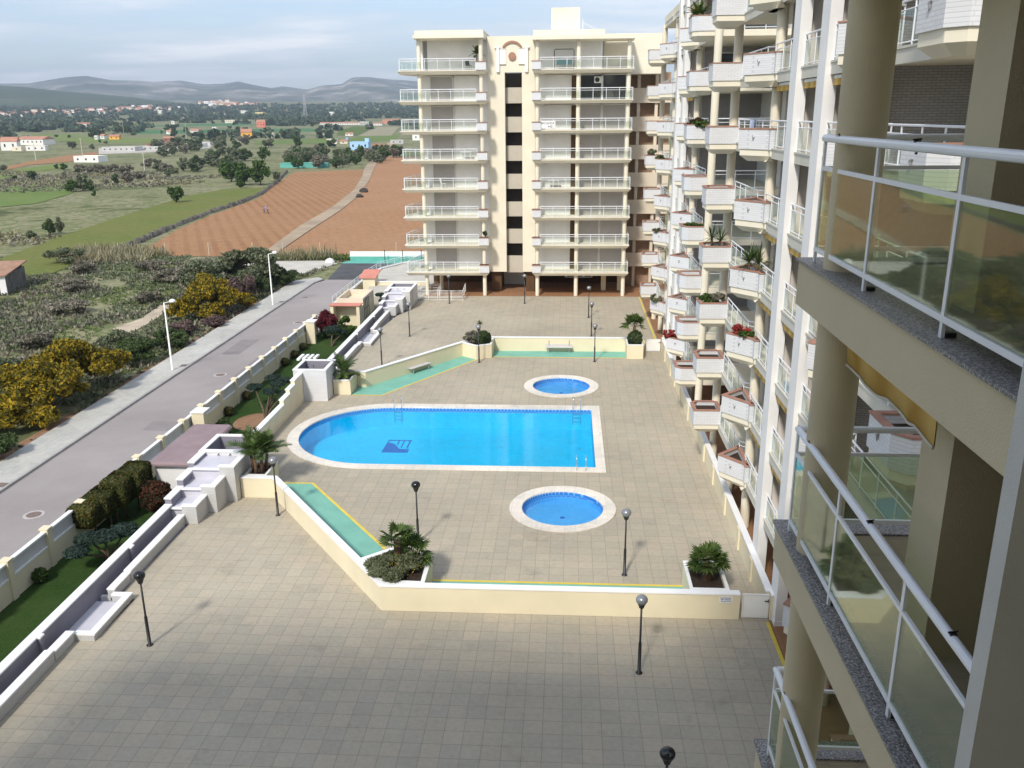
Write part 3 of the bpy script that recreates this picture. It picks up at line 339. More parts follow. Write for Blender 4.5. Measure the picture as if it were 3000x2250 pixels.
# ---------------------------------------------------------------- setting
from mathutils.geometry import delaunay_2d_cdt
def inside(p,poly):
    c=False; j=len(poly)-1
    for i in range(len(poly)):
        a,b=poly[i],poly[j]
        if (a[1]>p[1])!=(b[1]>p[1]) and p[0]<(b[0]-a[0])*(p[1]-a[1])/(b[1]-a[1])+a[0]: c=not c
        j=i
    return c
def holed(mb,outer,holes,z):
    vs=[];es=[]
    for lp in [outer]+holes:
        o=len(vs); vs+=[Vector(p) for p in lp]; es+=[(o+i,o+(i+1)%len(lp)) for i in range(len(lp))]
    v,e,f,*_=delaunay_2d_cdt(vs,es,[],1,1e-5)
    fs=[]
    for t in f:
        c=sum((v[i] for i in t),Vector((0,0)))/len(t)
        if inside(c,outer) and not any(inside(c,h) for h in holes):
            a=sum(v[t[i]].x*v[t[(i+1)%len(t)]].y-v[t[(i+1)%len(t)]].x*v[t[i]].y for i in range(len(t)))
            fs.append(tuple(t) if a>0 else tuple(reversed(t)))
    mb.add([(p.x,p.y,z) for p in v],fs); return mb
def hgt(x,y): return -1.45+7.6e-6*max(0,min(math.hypot(x,y),3200)-250)**2
# ground: polar sheet, near ring fine
g=MB(); rs=[0.5,12,25,40,60,80,105,140,190,260,350,470,620,800,1050,1350,1700,2100,2600,3200,4200,5600,7400,9500]
na=120
for r_ in rs:
    for k in range(na):
        t=2*math.pi*k/na; x,y=r_*math.sin(t),r_*math.cos(t); g.v.append((x,y,hgt(x,y)))
for i in range(len(rs)-1):
    for k in range(na): g.f.append((i*na+k,(i)*na+(k+1)%na,(i+1)*na+(k+1)%na,(i+1)*na+k)[::-1])
g.f.append(tuple(range(na))[::-1])
struct('ground',g,'terrain')
# fields draped a little over the ground
def drape(name,poly,mat,dz):
    pts=[Vector(p) for p in poly]; x0=min(p.x for p in pts);x1=max(p.x for p in pts);y0=min(p.y for p in pts);y1=max(p.y for p in pts)
    st=max(x1-x0,y1-y0)/26; ins=[]
    for i in range(1,27):
        for j in range(1,27):
            q=(x0+st*i,y0+st*j)
            if q[0]<x1 and q[1]<y1 and inside(q,poly): ins.append(Vector(q))
    n=len(pts); v,e,f,*_=delaunay_2d_cdt(pts+ins,[(i,(i+1)%n) for i in range(n)],[],1,1e-4); b=MB(); fs=[]
    for t in f:
        c=sum((v[i] for i in t),Vector((0,0)))/len(t)
        if inside(c,poly):
            a=sum(v[t[i]].x*v[t[(i+1)%len(t)]].y-v[t[(i+1)%len(t)]].x*v[t[i]].y for i in range(len(t)))
            fs.append(tuple(t) if a>0 else tuple(reversed(t)))
    b.add([(p.x,p.y,hgt(p.x,p.y)+dz+.00006*math.hypot(p.x,p.y)) for p in v],fs)
    return struct(name,b,mat)
fn=dict(soil='ploughed_field',soil2='bare_field',track='path',grass='green_field',grass2='green_field',grass3='green_field',emerald='green_field',vine='vineyard_field',dry='dry_field',bare='bare_ground')
for i,(k,p) in enumerate(FIELDS): drape(fn[k],p,'f_'+k,(.16 if k=='track' else .04+.012*(i%7)))
drape('path',[(-43.6,79.2),(-41.0,77.6),(-41.2,83.5),(-42.6,90.5),(-43.9,90.2),(-42.9,84)],'sand',.06)
# hills
def hills(name,ridge,mat,r0,r1,seed,rough):
    q=random.Random(seed); az0,az1=ridge[0][0],ridge[-1][0]; na_,nr=260,34; b=MB()
    import mathutils.noise as mn
    for i in range(na_+1):
        a=az0+(az1-az0)*i/na_
        e=ridge[-1][1]
        for (p,ep),(s_,es_) in zip(ridge,ridge[1:]):
            if p<=a<=s_: e=ep+(es_-ep)*(a-p)/(s_-p); break
        for j in range(nr+1):
            t=j/nr; r_=r0+(r1-r0)*t*1.12; x,y=r_*math.sin(a),r_*math.cos(a)
            top=18+r1*e; base=hgt(x,y)-4
            tt=min(1,t*1.12); prof=(tt**1.25)*(1 if t*1.12<=1 else 1-(t*1.12-1)*3)
            nz=mn.fractal(Vector((x/900,y/900,seed)),1.,2.1,5)*rough*math.sin(math.pi*min(1,tt))
            b.v.append((x,y,base+(top-base)*prof+nz*(top-base)*.35))
    for i in range(na_):
        for j in range(nr): b.f.append((i*(nr+1)+j,(i+1)*(nr+1)+j,(i+1)*(nr+1)+j+1,i*(nr+1)+j+1)[::1])
    o=struct(name,b,mat); o.data.polygons.foreach_set('use_smooth',[True]*len(o.data.polygons)); return o
hills('hills',RIDGE,'hill',3600,6200,3,.9)
hills('hills',RIDGE2,'hill2',2500,3500,8,.5)
# street
struct('road',MB().flat([(-30.5,2),(-23.4,2),(-23.4,105.5),(-29.6,105.5),(-30.5,103)],-1.37),'asphalt')
struct('road',MB().flat([(-29.6,105.5),(-23.4,105.5),(-23.0,108),(-20,112),(-13,116.5),(-5,117.6),(-30.8,117.9)],-1.366),'darkasphalt')
struct('pavement',MB().prism([(-33.0,2),(-30.66,2),(-30.66,103),(-30.1,105.4),(-31,106.5),(-33.4,104)],-1.5,-1.235),'pavement')
struct('kerb',MB().prism([(-30.66,2),(-30.5,2),(-30.5,103),(-29.95,105.4),(-30.1,105.4),(-30.66,103)],-1.5,-1.231),'kerb')
struct('pavement',MB().prism([(-50,112),(-34,109.5),(-31.4,117.6),(-34,120),(-50,119)],-1.5,-1.33),'concrete')
struct('verge',MB().flat([(-33.0,2),(-33,104),(-33.6,104),(-34.2,80),(-33.8,60),(-34.4,40),(-34,2)],-1.38),'baresoil')
struct('lawn',MB().flat([(-23.2,2),(-18.4,2),(-18.4,57),(-17.4,57),(-17.4,90),(-23.2,90)],-1.40),'lawn')
struct('bare_ground',MB().flat([(-20.65+1.35*math.cos(t*.3142),53.6+1.7*math.sin(t*.3142)) for t in range(20)],-1.392),'baresoil')
struct('terrace',MB().prism([(-21.2,88.5),(-15.2,88.5),(-15.2,86.8),(-10,86.8),(-10,112),(-20,111),(-22.8,105)],-1.5,-.02),'concrete')
# pools
def stadium(x1,y0,y1,cx,n=28):
    r_=(y1-y0)/2; cy=(y0+y1)/2
    return [(x1,y0),(x1,y1),(cx,y1)]+[(cx-r_*math.sin(math.pi*k/n),cy+r_*math.cos(math.pi*k/n)) for k in range(1,n)]+[(cx,y0)]
def circ(cx,cy,r_,n=56): return [(cx+r_*math.cos(2*math.pi*k/n),cy+r_*math.sin(2*math.pi*k/n)) for k in range(n)]
def pool(name,outer,inner,depth,label,cat,loc,tile,grp=None):
    o=empty(name,loc,label,cat,grp); n=len(inner)
    cop=MB(); cop.ring(outer,inner,-.03,.045); part('coping',cop,'poolcoping',o)
    b=MB(); vs=[(x,y,-.28) for x,y in inner]+[(x,y,-depth) for x,y in inner]
    b.add(vs,[(i,n+i,n+(i+1)%n,(i+1)%n) for i in range(n)]+[tuple(range(n,2*n))]); part('basin',b,tile,o)
    w=MB(); w.add([(x,y,-.03) for x,y in inner]+[(x,y,-.28) for x,y in inner],[(i,n+i,n+(i+1)%n,(i+1)%n) for i in range(n)]); part('waterline_tiles',w,'pooledge',o)
    s_=MB(); s_.flat(inner,-.13); part('water',s_,'water',o); return o
po,pi_=stadium(2.17,42.57,53.45,-10.9),stadium(1.64,43.17,52.75,-10.87)
mp_=pool('swimming_pool',po,pi_,1.3,'large blue swimming pool with one rounded end and white coping','pool',(-6,48,0),'pooltile')
fm=MB()
fm.prism([(-11.0,48.2),(-9.4,48.2),(-9.4,48.75),(-10.0,48.8),(-10.45,49.6),(-10.95,49.9)],-1.299,-1.290)
for a in ((-10.95,-9.45,50.15,50.3),(-9.62,-9.52,48.9,50.15),(-9.98,-9.9,49.0,50.15),(-10.3,-10.22,49.5,50.15),(-10.95,-10.85,49.95,50.15)): fm.box(a[0],a[1],a[2],a[3],-1.299,-1.290)
part('floor_mosaic',fm,'poolmark',mp_)
k1=(circ(-.3,57.77,2.58),circ(-.3,57.77,1.97)); k2=(circ(-.09,38.15,2.54),circ(-.09,38.15,1.94))
for kk,lab,c in ((k1,'round paddling pool behind the big pool, nearer the benches','far'),(k2,'round paddling pool between the big pool and the camera','near')):
    w=pool('wading_pool',kk[0],kk[1],.5,lab,'wading pool',(kk[0][0][0]-2.5,kk[0][0][1],0),'kidtile','round paddling pools either side of the big pool')
    d=MB(); cx=sum(p[0] for p in kk[1])/56; cy=sum(p[1] for p in kk[1])/56; d.prism(circ(cx,cy,.12,16),-.498,-.488); part('drain',d,'poolmark',w)
court=[(-17.56,1),(-17.56,26.3),(-16.85,26.3),(-16.75,29.2),(-17.5,29.2),(-17.35,35.7),(-16.92,35.7),(-16.92,38.2),(-15.97,38.2),(-15.97,42.8),(-17.35,42.8),(-17.35,54),(-15.66,54),(-15.66,56.5),(-16.6,56.5),(-16.6,68.2),(-15.89,68.2),(-15.9,72.6),(-16.55,72.6),(-15.9,79.5),(-15.45,80.9),(-14.98,82.1),(-14.98,88.9),(7.6,88.9),(7.6,1)]
cb=MB(); holed(cb,court,[offset_loop for offset_loop in ([(x*.998-.01 if x<0 else x-.01,y) for x,y in po],k1[0],k2[0])],0)
n0=len(cb.v); cb.add([(x,y,0) for x,y in court]+[(x,y,-1.6) for x,y in court],[(i,(i+1)%len(court),len(court)+(i+1)%len(court),len(court)+i)[::-1] for i in range(len(court))])
struct('courtyard',cb,'pave')
struct('arcade_floor',MB().flat([(7.62,2),(7.62,100),(14,100),(14,2)],.004),'brownfloor')
struct('arcade_floor',MB().flat([(-14.9,88.9),(7.62,88.9),(7.62,104),(-14.9,104)],.008),'brownfloor')
struct('yellow_line',MB().flat([(7.46,2),(7.60,2),(7.60,28.7),(7.46,28.7)],.004),'yellow')
struct('yellow_line',MB().flat([(7.36,67.5),(7.50,67.5),(7.50,88.8),(7.36,88.8)],.004),'yellow')
def strip(p,edge):
    struct('teal_strip',MB().flat(p,.005),'teal'); b=MB()
    a,c=offset(edge,.07),offset(edge,-.07)
    for i in range(len(edge)-1): b.flat([a[i],a[i+1],c[i+1],c[i]],.009)
    struct('yellow_line',b,'yellow')
strip([(-14.4,40.5),(-12.95,40.5),(-8.0,33.95),(-7.2,31.3),(-8.3,31.2),(-14.15,39.0)],[(-14.4,40.55),(-12.9,40.55),(-7.75,33.7)])
strip([(-5.4,29.05),(-5.4,31.1),(4.8,31.1),(4.8,29.05)],[(-5.35,31.15),(4.75,31.15)])
strip([(-14.4,55.3),(-12.4,55.3),(-6.9,64.5),(-8.2,65.6),(-13.7,57.2),(-14.4,57.2)],[(-14.4,55.25),(-12.35,55.25),(-6.8,64.5)])
strip([(-5.75,65.2),(-5.75,67.1),(4.7,67.1),(4.7,65.2)],[(-5.75,65.2),(4.65,65.2)])
# ---------------------------------------------------------------- low walls, planters, gates
def lowwall(name,pts,h,label,loc=None,t=.24,z0=0.,mat='cream'):
    o=empty(name,(loc or (pts[0][0],pts[0][1],z0)),label,'wall'); a=MB(); a.wall(pts,z0,h,t); part('wall',a,mat,o)
    c=MB(); c.wall(pts,h,h+.055,t+.07); part('coping',c,'coping',o); return o
lowwall('low_wall',[(6.5,28.95),(-6.85,28.95),(-14.25,38.85),(-15.93,38.85)],1.02,'long cream pool wall nearest the camera, bent at the left corner').children
lowwall('low_wall',[(-14.4,57.3),(-13.85,57.15),(-6.95,67.15),(6.2,67.15)],1.08,'cream pool wall behind the two grey benches')
lowwall('wall_stub',[(7.93,28.95),(7.62,28.95)],1.02,'short cream wall piece right of the nearest louvred gate')
lowwall('wall_stub',[(7.93,67.15),(7.5,67.15)],1.08,'short cream wall piece right of the far louvred gate')
# facade garden wall with little piers
fw=lowwall('facade_wall',[(7.62,29.15),(7.62,66.9)],1.0,'long low cream wall along the foot of the right apartment block',t=.2)
pr=MB()
for y in (31.8,34.5,37.9,41.4,44.5,51.1,55,58.1,60.7,64.4): pr.box(7.44,7.515,y-.2,y+.2,0,.97)
part('pier',pr,'cream',fw)
def planter(pts,h,label,soilz=None):
    c=Vector((sum(p[0] for p in pts)/len(pts),sum(p[1] for p in pts)/len(pts)))
    o=empty('planter',(c.x,c.y,0),label,'planter','corner planters of the pool walls'); q=[(c.x+(p[0]-c.x)*(1-.2/(Vector(p)-c).length),c.y+(p[1]-c.y)*(1-.2/(Vector(p)-c).length)) for p in pts]
    a=MB(); a.ring(pts,q,.012,h); part('wall',a,'cream',o)
    e=[(c.x+(p[0]-c.x)*1.02,c.y+(p[1]-c.y)*1.02) for p in pts]; b=MB(); b.ring(e,q,h,h+.055); part('coping',b,'coping',o)
    s_=MB(); s_.flat(q,h-.12); part('soil',s_,'soil',o); return o
planter([(-6.72,29.09),(-5.3,29.09),(-5.3,31.2),(-7.0,31.9),(-8.1,30.95)],1.0,'planter in the near left bend of the pool wall, holding a fan palm')
planter([(4.72,29.09),(6.15,29.09),(6.15,31.3),(4.72,31.3)],1.0,'planter beside the nearest gate with a cycad')
planter([(-8.05,65.35),(-6.85,64.3),(-5.72,64.9),(-5.72,66.98),(-6.85,66.98)],1.08,'planter left of the far bench with a dark round bush')
planter([(4.66,64.88),(5.9,64.88),(5.9,66.98),(4.66,66.98)],1.08,'planter beside the far gate with a small palm')
planter([(-15.85,39.02),(-14.75,39.02),(-14.75,40.9),(-15.85,40.9)],1.0,'planter between the water tank and the near pool wall')
planter([(-15.6,55.25),(-14.45,55.25),(-14.45,57.3),(-15.6,57.3)],1.0,'planter beside the white shower hut')
def gate(x0,x1,y,label):
    o=empty('gate',((x0+x1)/2,y,0),label,'gate','white louvred gates of the pool'); a=MB()
    for b_ in ((x0,x0+.06,.04,1.02),(x1-.06,x1,.04,1.02)): a.box(b_[0],b_[1],y-.025,y+.025,b_[2],b_[3])
    a.box(x0+.06,x1-.06,y-.024,y+.024,.96,1.02); a.box(x0+.06,x1-.06,y-.024,y+.024,.04,.09); part('frame',a,'white',o)
    s_=MB()
    for k in range(12): z=.12+k*.07; s_.add([(x0+.06,y-.022,z),(x1-.06,y-.022,z),(x1-.06,y+.02,z+.062),(x0+.06,y+.02,z+.062),(x0+.06,y-.012,z-.006),(x1-.06,y-.012,z-.006),(x1-.06,y+.03,z+.056),(x0+.06,y+.03,z+.056)],[(0,1,2,3),(7,6,5,4),(0,4,5,1),(2,6,7,3),(1,5,6,2),(3,7,4,0)])
    part('louvre_panel',s_,'white',o); h=MB(); h.box(x1-.16,x1-.03,y-.06,y-.03,.74,.77); h.box(x1-.05,x1-.02,y-.04,y-.022,.68,.82); part('handle',h,'black',o)
gate(6.60,7.58,28.95,'white louvred gate in the nearest cream wall'); gate(6.32,7.42,67.15,'white louvred gate at the end of the wall behind the benches')
sg=MB(); sg.box(5.74,6.22,28.808,28.826,.70,.95); sgo=single('notice_sign',sg,'white',(5.98,28.81,.7),'small white notice with lines of blue print on the nearest wall','sign')
ln=MB()
for z,segs in ((.89,[(0,.4)]),(.82,[(.02,.13),(.17,.39)]),(.75,[(.04,.10),(.13,.22),(.25,.31),(.34,.40)])):
    for a,b in segs: ln.box(5.77+a,5.77+b,28.8045,28.81,z,z+.03)
part('print',ln,plain('blue_print',(.1,.12,.3)),sgo)
# left wall beside the pool with stepped top, shower hut
sw=empty('stepped_wall',(-17.25,48,0),'cream wall left of the pool with a stepped white top','wall'); a=MB();c=MB()
for y0,y1,z in ((42.85,49.8,1.12),(49.8,51.1,1.42),(51.1,52.2,1.68),(52.2,53.88,1.95)):
    a.box(-17.5,-17.25,y0,y1,-1.4,z-.05); c.box(-17.54,-17.21,y0-.03,y1,z-.05,z+.01)
part('wall',a,'cream',sw); part('coping',c,'coping',sw)
def box_open(o,x0,x1,y0,y1,z0,z1,t,fl,mat='wbrick',inner='graywall'):
    a=MB(); a.ring([(x0,y0),(x1,y0),(x1,y1),(x0,y1)],[(x0+t,y0+t),(x1-t,y0+t),(x1-t,y1-t),(x0+t,y1-t)],z0,z1-.05); part('wall',a,mat,o)
    c=MB(); c.ring([(x0-.03,y0-.03),(x1+.03,y0-.03),(x1+.03,y1+.03),(x0-.03,y1+.03)],[(x0+t+.02,y0+t+.02),(x1-t-.02,y0+t+.02),(x1-t-.02,y1-t-.02),(x0+t+.02,y1-t-.02)],z1-.05,z1+.01); part('coping',c,'coping',o)
    f=MB(); i=[(x0+t,y0+t),(x1-t,y0+t),(x1-t,y1-t),(x0+t,y1-t)]; n=4
    f.flat(i,fl); e=t+.004; j=[(x0+e,y0+e),(x1-e,y0+e),(x1-e,y1-e),(x0+e,y1-e)]
    f.add([(x,y,fl) for x,y in j]+[(x,y,z1-.06) for x,y in j],[(k,n+k,n+(k+1)%n,(k+1)%n) for k in range(n)]); part('lining',f,inner,o)
hut=empty('shower_hut',(-16.7,55.1,0),'tall white brick hut open at the top beside the pool','hut'); box_open(hut,-17.85,-15.66,53.9,56.4,0,2.15,.18,.6)
ta=MB()
for x in (-17.2,-16.4): ta.tube((x,56.2,1.85),(x,56.05,1.85),.02); ta.tube((x,56.05,1.85),(x,56.05,1.68),.018)
part('tap',ta,'steelgrey',hut)
pv=MB()
for k in range(4): pv.box(-18.3+k*.35-.12,-18.1+k*.35-.12,56.6+k*.1,57.9,2.0,2.12)
single('pergola',pv,'white',(-17.6,57,2),'short white slatted pergola on top behind the shower hut','pergola')
# water cascades
def cascade(dx,dy,y_end,box,label):
    T=lambda p: [(x+dx,y+dy) for x,y in p]
    o=empty('water_cascade',(-17.8+dx,36+dy,0),label,'fountain','white stepped water cascades along the courtyard'); b0,b1=box
    wr=MB(); cp=MB()
    def seg(x0,x1,y0,y1,z,zb=0.004):
        wr.box(x0+dx,x1+dx,y0+dy,y1+dy,zb,z-.05); cp.box(x0+dx-.03,x1+dx+.03,y0+dy-.001,y1+dy+.001,z-.05,z+.01)
    seg(-17.82,-17.55,y_end,b0-1.3,.48); seg(-17.82,-17.55,b0-1.25,b0,.40)
    seg(-17.55,-16.83,b0,b0+.22,.28); seg(-17.05,-16.83,b0+.22,b1-.22,.28); seg(-17.55,-16.83,b1-.22,b1,.28)
    seg(-17.82,-17.55,b1,b1+1.3,.40); seg(-17.78,-17.52,b1+1.3,35.7,.48)
    seg(-17.6,-16.92,35.7,35.92,.92); seg(-17.17,-16.92,35.92,36.95,.92)
    seg(-17.17,-16.47,36.95,37.17,1.36); seg(-16.72,-16.47,37.17,38.2,1.36)
    seg(-16.72,-15.97,38.2,38.42,1.86); seg(-16.22,-15.97,38.42,40.2,1.86)
    part('parapet',wr,'pbrick',o); part('parapet_coping',cp,'coping',o)
    lw=MB(); lc=MB()
    for y0,y1,z in ((y_end,36,.85),(36,37.4,1.15),(37.4,38.8,1.5),(38.8,40.2,1.8)):
        lw.box(-18.5+dx,-18.2+dx,y0+dy,y1+dy,-1.5,z-.05); lc.box(-18.53+dx,-18.17+dx,y0+dy-.03,y1+dy,z-.05,z+.01)
    y=y_end+4
    while y<35: lw.box(-18.2+dx,-18.08+dx,y+dy,y+dy+.2,-.2,.79); lc.box(-18.17+dx,-18.05+dx,y+dy-.03,y+dy+.23,.79,.855); y+=6.6
    part('back_wall',lw,'graywall',o); part('back_coping',lc,'coping',o)
    f=MB(); f.box(-18.2+dx,-17.5+dx,y_end+dy,35.9+dy,-1.5,-.2); f.box(-18.2+dx,-17.05+dx,b0+.22+dy,b1-.22+dy,-.21,-.02)
    f.box(-18.2+dx,-17.17+dx,35.92+dy,37.17+dy,-1.5,.68); f.box(-18.2+dx,-16.72+dx,37.17+dy,38.42+dy,-1.5,1.1); f.box(-18.2+dx,-16.22+dx,38.42+dy,40.2+dy,-1.5,1.6)
    part('basin_floor',f,'lilacfloor',o)
    e=MB()
    for x1,y,z in ((-17.62,35.88,.68),(-17.2,37.12,1.1),(-16.75,38.37,1.6)): e=MB(); e.box(-18.2+dx,x1+dx,y+dy-.08,y+dy+.12,z,z+.05); part('spill_lip',e,'coping',o)
    e=MB(); e.box(-18.2+dx,-17.82+dx,b1+.1+dy,b1+.25+dy,-.2,.0); part('spill_lip',e,'coping',o)
    tk=empty('tank',(0,0,0),None,None); tk.parent=o; tk.location=Vector((-17.2+dx,41.4+dy,0))-Vector(o.location)
    return o,tk
for a in ((0,0,8,(26.3,29.2),'near water cascade, its long grey channel running to the bottom left corner'),(.93,43.75,14.5,(24.45,28.85),'far water cascade stepping down beside the far apartment block')):
    o,tk=cascade(*a); dx,dy=a[0],a[1]; bpy.data.objects.remove(tk)
    a_=MB(); x0,x1,y0,y1,t=-18.5+dx,-15.97+dx,40.2+dy,42.6+dy,.2
    a_.ring([(x0,y0),(x1,y0),(x1,y1),(x0,y1)],[(x0+t,y0+t),(x1-t,y0+t),(x1-t,y1-t),(x0+t,y1-t)],-1.4,1.8); tank=part('tank',a_,'wbrick',o)
    c_=MB(); c_.ring([(x0-.03,y0-.03),(x1+.03,y0-.03),(x1+.03,y1+.03),(x0-.03,y1+.03)],[(x0+t+.02,y0+t+.02),(x1-t-.02,y0+t+.02),(x1-t-.02,y1-t-.02),(x0+t+.02,y1-t-.02)],1.8,1.86); part('coping',c_,'coping',tank)
    f_=MB(); e=t+.004; j=[(x0+e,y0+e),(x1-e,y0+e),(x1-e,y1-e),(x0+e,y1-e)]; f_.flat(j,.9); f_.add([(x,y,.9) for x,y in j]+[(x,y,1.79) for x,y in j],[(k,4+k,4+(k+1)%4,(k+1)%4) for k in range(4)]); part('lining',f_,'graywall',tank)
    sp=MB()
    for x in (-17.5+dx,-16.9+dx): sp.tube((x,y0,1.7),(x,y0-.16,1.68),.025)
    part('spout',sp,'black',tank)
# machine shed with mauve roof
sh=empty('shed',(-20.5,43.8,-1.4),'low white shed with a flat mauve roof between lawn and street','shed')
w=MB(); w.box(-21.35,-19.5,41,46.4,-1.45,.72); part('wall',w,'whitewall',sh)
def rrect(x0,x1,y0,y1,r_,n=5):
    p=[]
    for cx,cy,a in ((x1-r_,y0+r_,-90),(x1-r_,y1-r_,0),(x0+r_,y1-r_,90),(x0+r_,y0+r_,180)):
        for k in range(n+1): t=R(a+90*k/n); p.append((cx+r_*math.cos(t),cy+r_*math.sin(t)))
    return p
rf=MB(); rf.prism(rrect(-21.62,-19.28,40.75,46.7,.22),.725,.83); rf.prism(rrect(-21.62,-19.28,40.75,46.7,.22),.83,.93,rrect(-21.54,-19.36,40.83,46.62,.2)); part('roof',rf,'roofmauve',sh)
# perimeter wall to the street
pw=empty('street_wall',(-23.25,56,-1.4),'cream street wall with posts and pale lattice panels beside the road','wall')
ys=[2.2+2.905*k for k in range(27)]
wb=MB();wc=MB();wp=MB();pa=MB();pc=MB()
for i,y in enumerate(ys):
    z=.40+.02*(i%2)
    pa.box(-23.42,-23.08,y-.17,y+.17,-1.45,z); pc.box(-23.46,-23.04,y-.21,y+.21,z,z+.05)
    if i<len(ys)-1:
        a_,b_=y+.17,y+2.905-.17; wb.box(-23.35,-23.15,a_,b_,-1.45,-.42); wc.box(-23.36,-23.14,a_,b_,.24,.33); wc.box(-23.36,-23.14,a_,b_,-.42,-.36); wp.box(-23.27,-23.23,a_,b_,-.36,.24)
part('base_wall',wb,'cream',pw); part('top_rail',wc,'white',pw); part('lattice_panel',wp,plain('pale_lattice',(.62,.62,.62),.7,.06),pw); 
for i,y in enumerate(ys):
    b=MB(); z=.40+.02*(i%2); b.box(-23.42,-23.08,y-.17,y+.17,-1.45,z); b.box(-23.46,-23.04,y-.21,y+.21,z,z+.05); part('post',b,'cream',pw)
for x,y,lab in ((-22.72,74.5,'twin cream meter pier with a white cap on the street wall near the red bush'),(-22.72,49.9,'cream meter pier with a white cap behind the mauve shed')):
    o=empty('meter_pier',(x,y,-1.4),lab,'pier'); a_=MB(); a_.box(x-.34,x+.42,y-.3,y+.05,-1.45,.55); a_.box(x-.34,x+.2,y+.05,y+.6,-1.45,.55); part('wall',a_,'cream',o); c_=MB(); c_.box(x-.4,x+.48,y-.36,y+.66,.55,.62); part('cap',c_,'white',o)
cw=[(-23.25,84.2),(-23.25,100),(-22.8,105.5),(-21,109.4),(-18.2,112.2),(-14,114.4),(-8,115.6)]
cwo=lowwall('curved_wall',cw,.05,'curved cream wall with white railing round the road end',z0=-1.45,t=.3)
rail(cwo,[(x+.0,y) for x,y in cw],.1,.75,'railing',1.6,.03,'glassfar')
# pavilions by the far steps
def pavilion(x0,x1,y0,y1,z1,label,red):
    o=empty('gatehouse',((x0+x1)/2,(y0+y1)/2,-1.4),label,'gatehouse'); a_=MB(); a_.box(x0,x1,y0,y1,-1.45,z1); part('wall',a_,'cream',o); return o
p1=pavilion(-22.4,-19.6,81.2,86.5,.55,'cream pavilion with a red roof strip behind the crimson bush',1)
a_=MB(); a_.prism([(-22.5,80.0),(-19.5,80.0),(-19.5,81.2),(-22.5,81.2)],.78,.86); part('roof_slab',a_,'roofpink',p1)
a_=MB(); a_.box(-22.4,-22.1,80.1,81.19,-1.45,.78); a_.box(-19.9,-19.6,80.1,81.19,-1.45,.78); part('pier',a_,'cream',p1)
a_=MB(); a_.ring([(-22.2,81.8),(-19.6,81.8),(-19.6,86.5),(-22.2,86.5)],[(-22,82),(-19.8,82),(-19.8,86.3),(-22,86.3)],.55,1.15); part('parapet',a_,'creamshade',p1)
a_=MB()
for y in (82.0,82.7,83.4,84.1): a_.box(-19.598,-19.57,y,y+.08,-.9,.9)
for z in (-.9,0,.85): a_.box(-19.6,-19.58,82,84.18,z,z+.06)
part('lattice',a_,'black',p1)
p2=pavilion(-22.5,-21.15,94.3,96.2,.85,'narrow cream gate tower with a red sloping roof before the dark asphalt',1)
a_=MB(); a_.add([(-22.9,94.1,.86),(-21,94.1,.86),(-21,97.2,1.25),(-22.9,97.2,1.25),(-22.9,94.1,.95),(-21,94.1,.95),(-21,97.2,1.36),(-22.9,97.2,1.36)],[(3,2,1,0),(4,5,6,7),(0,1,5,4),(1,2,6,5),(2,3,7,6),(3,0,4,7)]); part('roof',a_,'roofpink',p2)
lowwall('yard_wall',[(-21.1,95),(-15.2,95)],.35,'pale cream yard wall left of the far block',z0=-1.45,t=.25)
# white stair railings by the far block
sr=empty('stair_railing',(-13,86.8,0),'white barred railing around the steps by the far block','railing')
a_=MB(); a_.box(-15.2,-10.4,86.7,86.9,.004,.1); part('kerb',a_,'concrete',sr)
def bars(o,pts,z0,h,n=6,nm='bar_panel'):
    b=MB()
    for i in range(len(pts)-1):
        p,q=Vector(pts[i]),Vector(pts[i+1]); k=max(1,round((q-p).length/1.2))
        for j in range(n): z=Vector((0,0,z0+h*(j+1)/n)); b.tube(p+z,q+z,.032 if j==n-1 else .018,6)
        for j in range(k+1): t=p.lerp(q,j/k); b.tube(t+Vector((0,0,z0)),t+Vector((0,0,z0+h)),.026,6)
    return part(nm,b,'white',o)
bars(sr,[(-15.2,86.8,0),(-10.5,86.8,0)],.1,.85); bars(sr,[(-15.4,90.2,0),(-13.2,90.2,0),(-13.2,87.6,-.1)],.1,.9,5); bars(sr,[(-10.5,86.8,0),(-10.5,89.3,.3)],.1,.85,3)
# green and white wall at the road end
fe=empty('road_end_wall',(-22,120,-1.4),'low wall painted white over teal at the far end of the road','wall')
b=MB(); b.box(-30.2,-4,120,120.25,-1.45,-.75); part('lower_band',b,'tealpaint',fe); b=MB(); b.box(-30.2,-4,120.01,120.24,-.75,-.05); part('upper_band',b,'white',fe)
struct('teal_strip',MB().flat([(-31.2,117.9),(-5,117.6),(-5,120),(-30.4,120)],-1.362),'tealpaint')
for x in (-25.1,-22.6,-20):
    b=MB(); b.tube((x,119,-1.4),(x,119,.3),.05,8); b.tube((x,119,.3),(x,119,.33),.07,8); single('bollard',b,'black',(x,119,-1.4),'slim dark post in front of the teal road-end wall','post','dark posts at the road end')
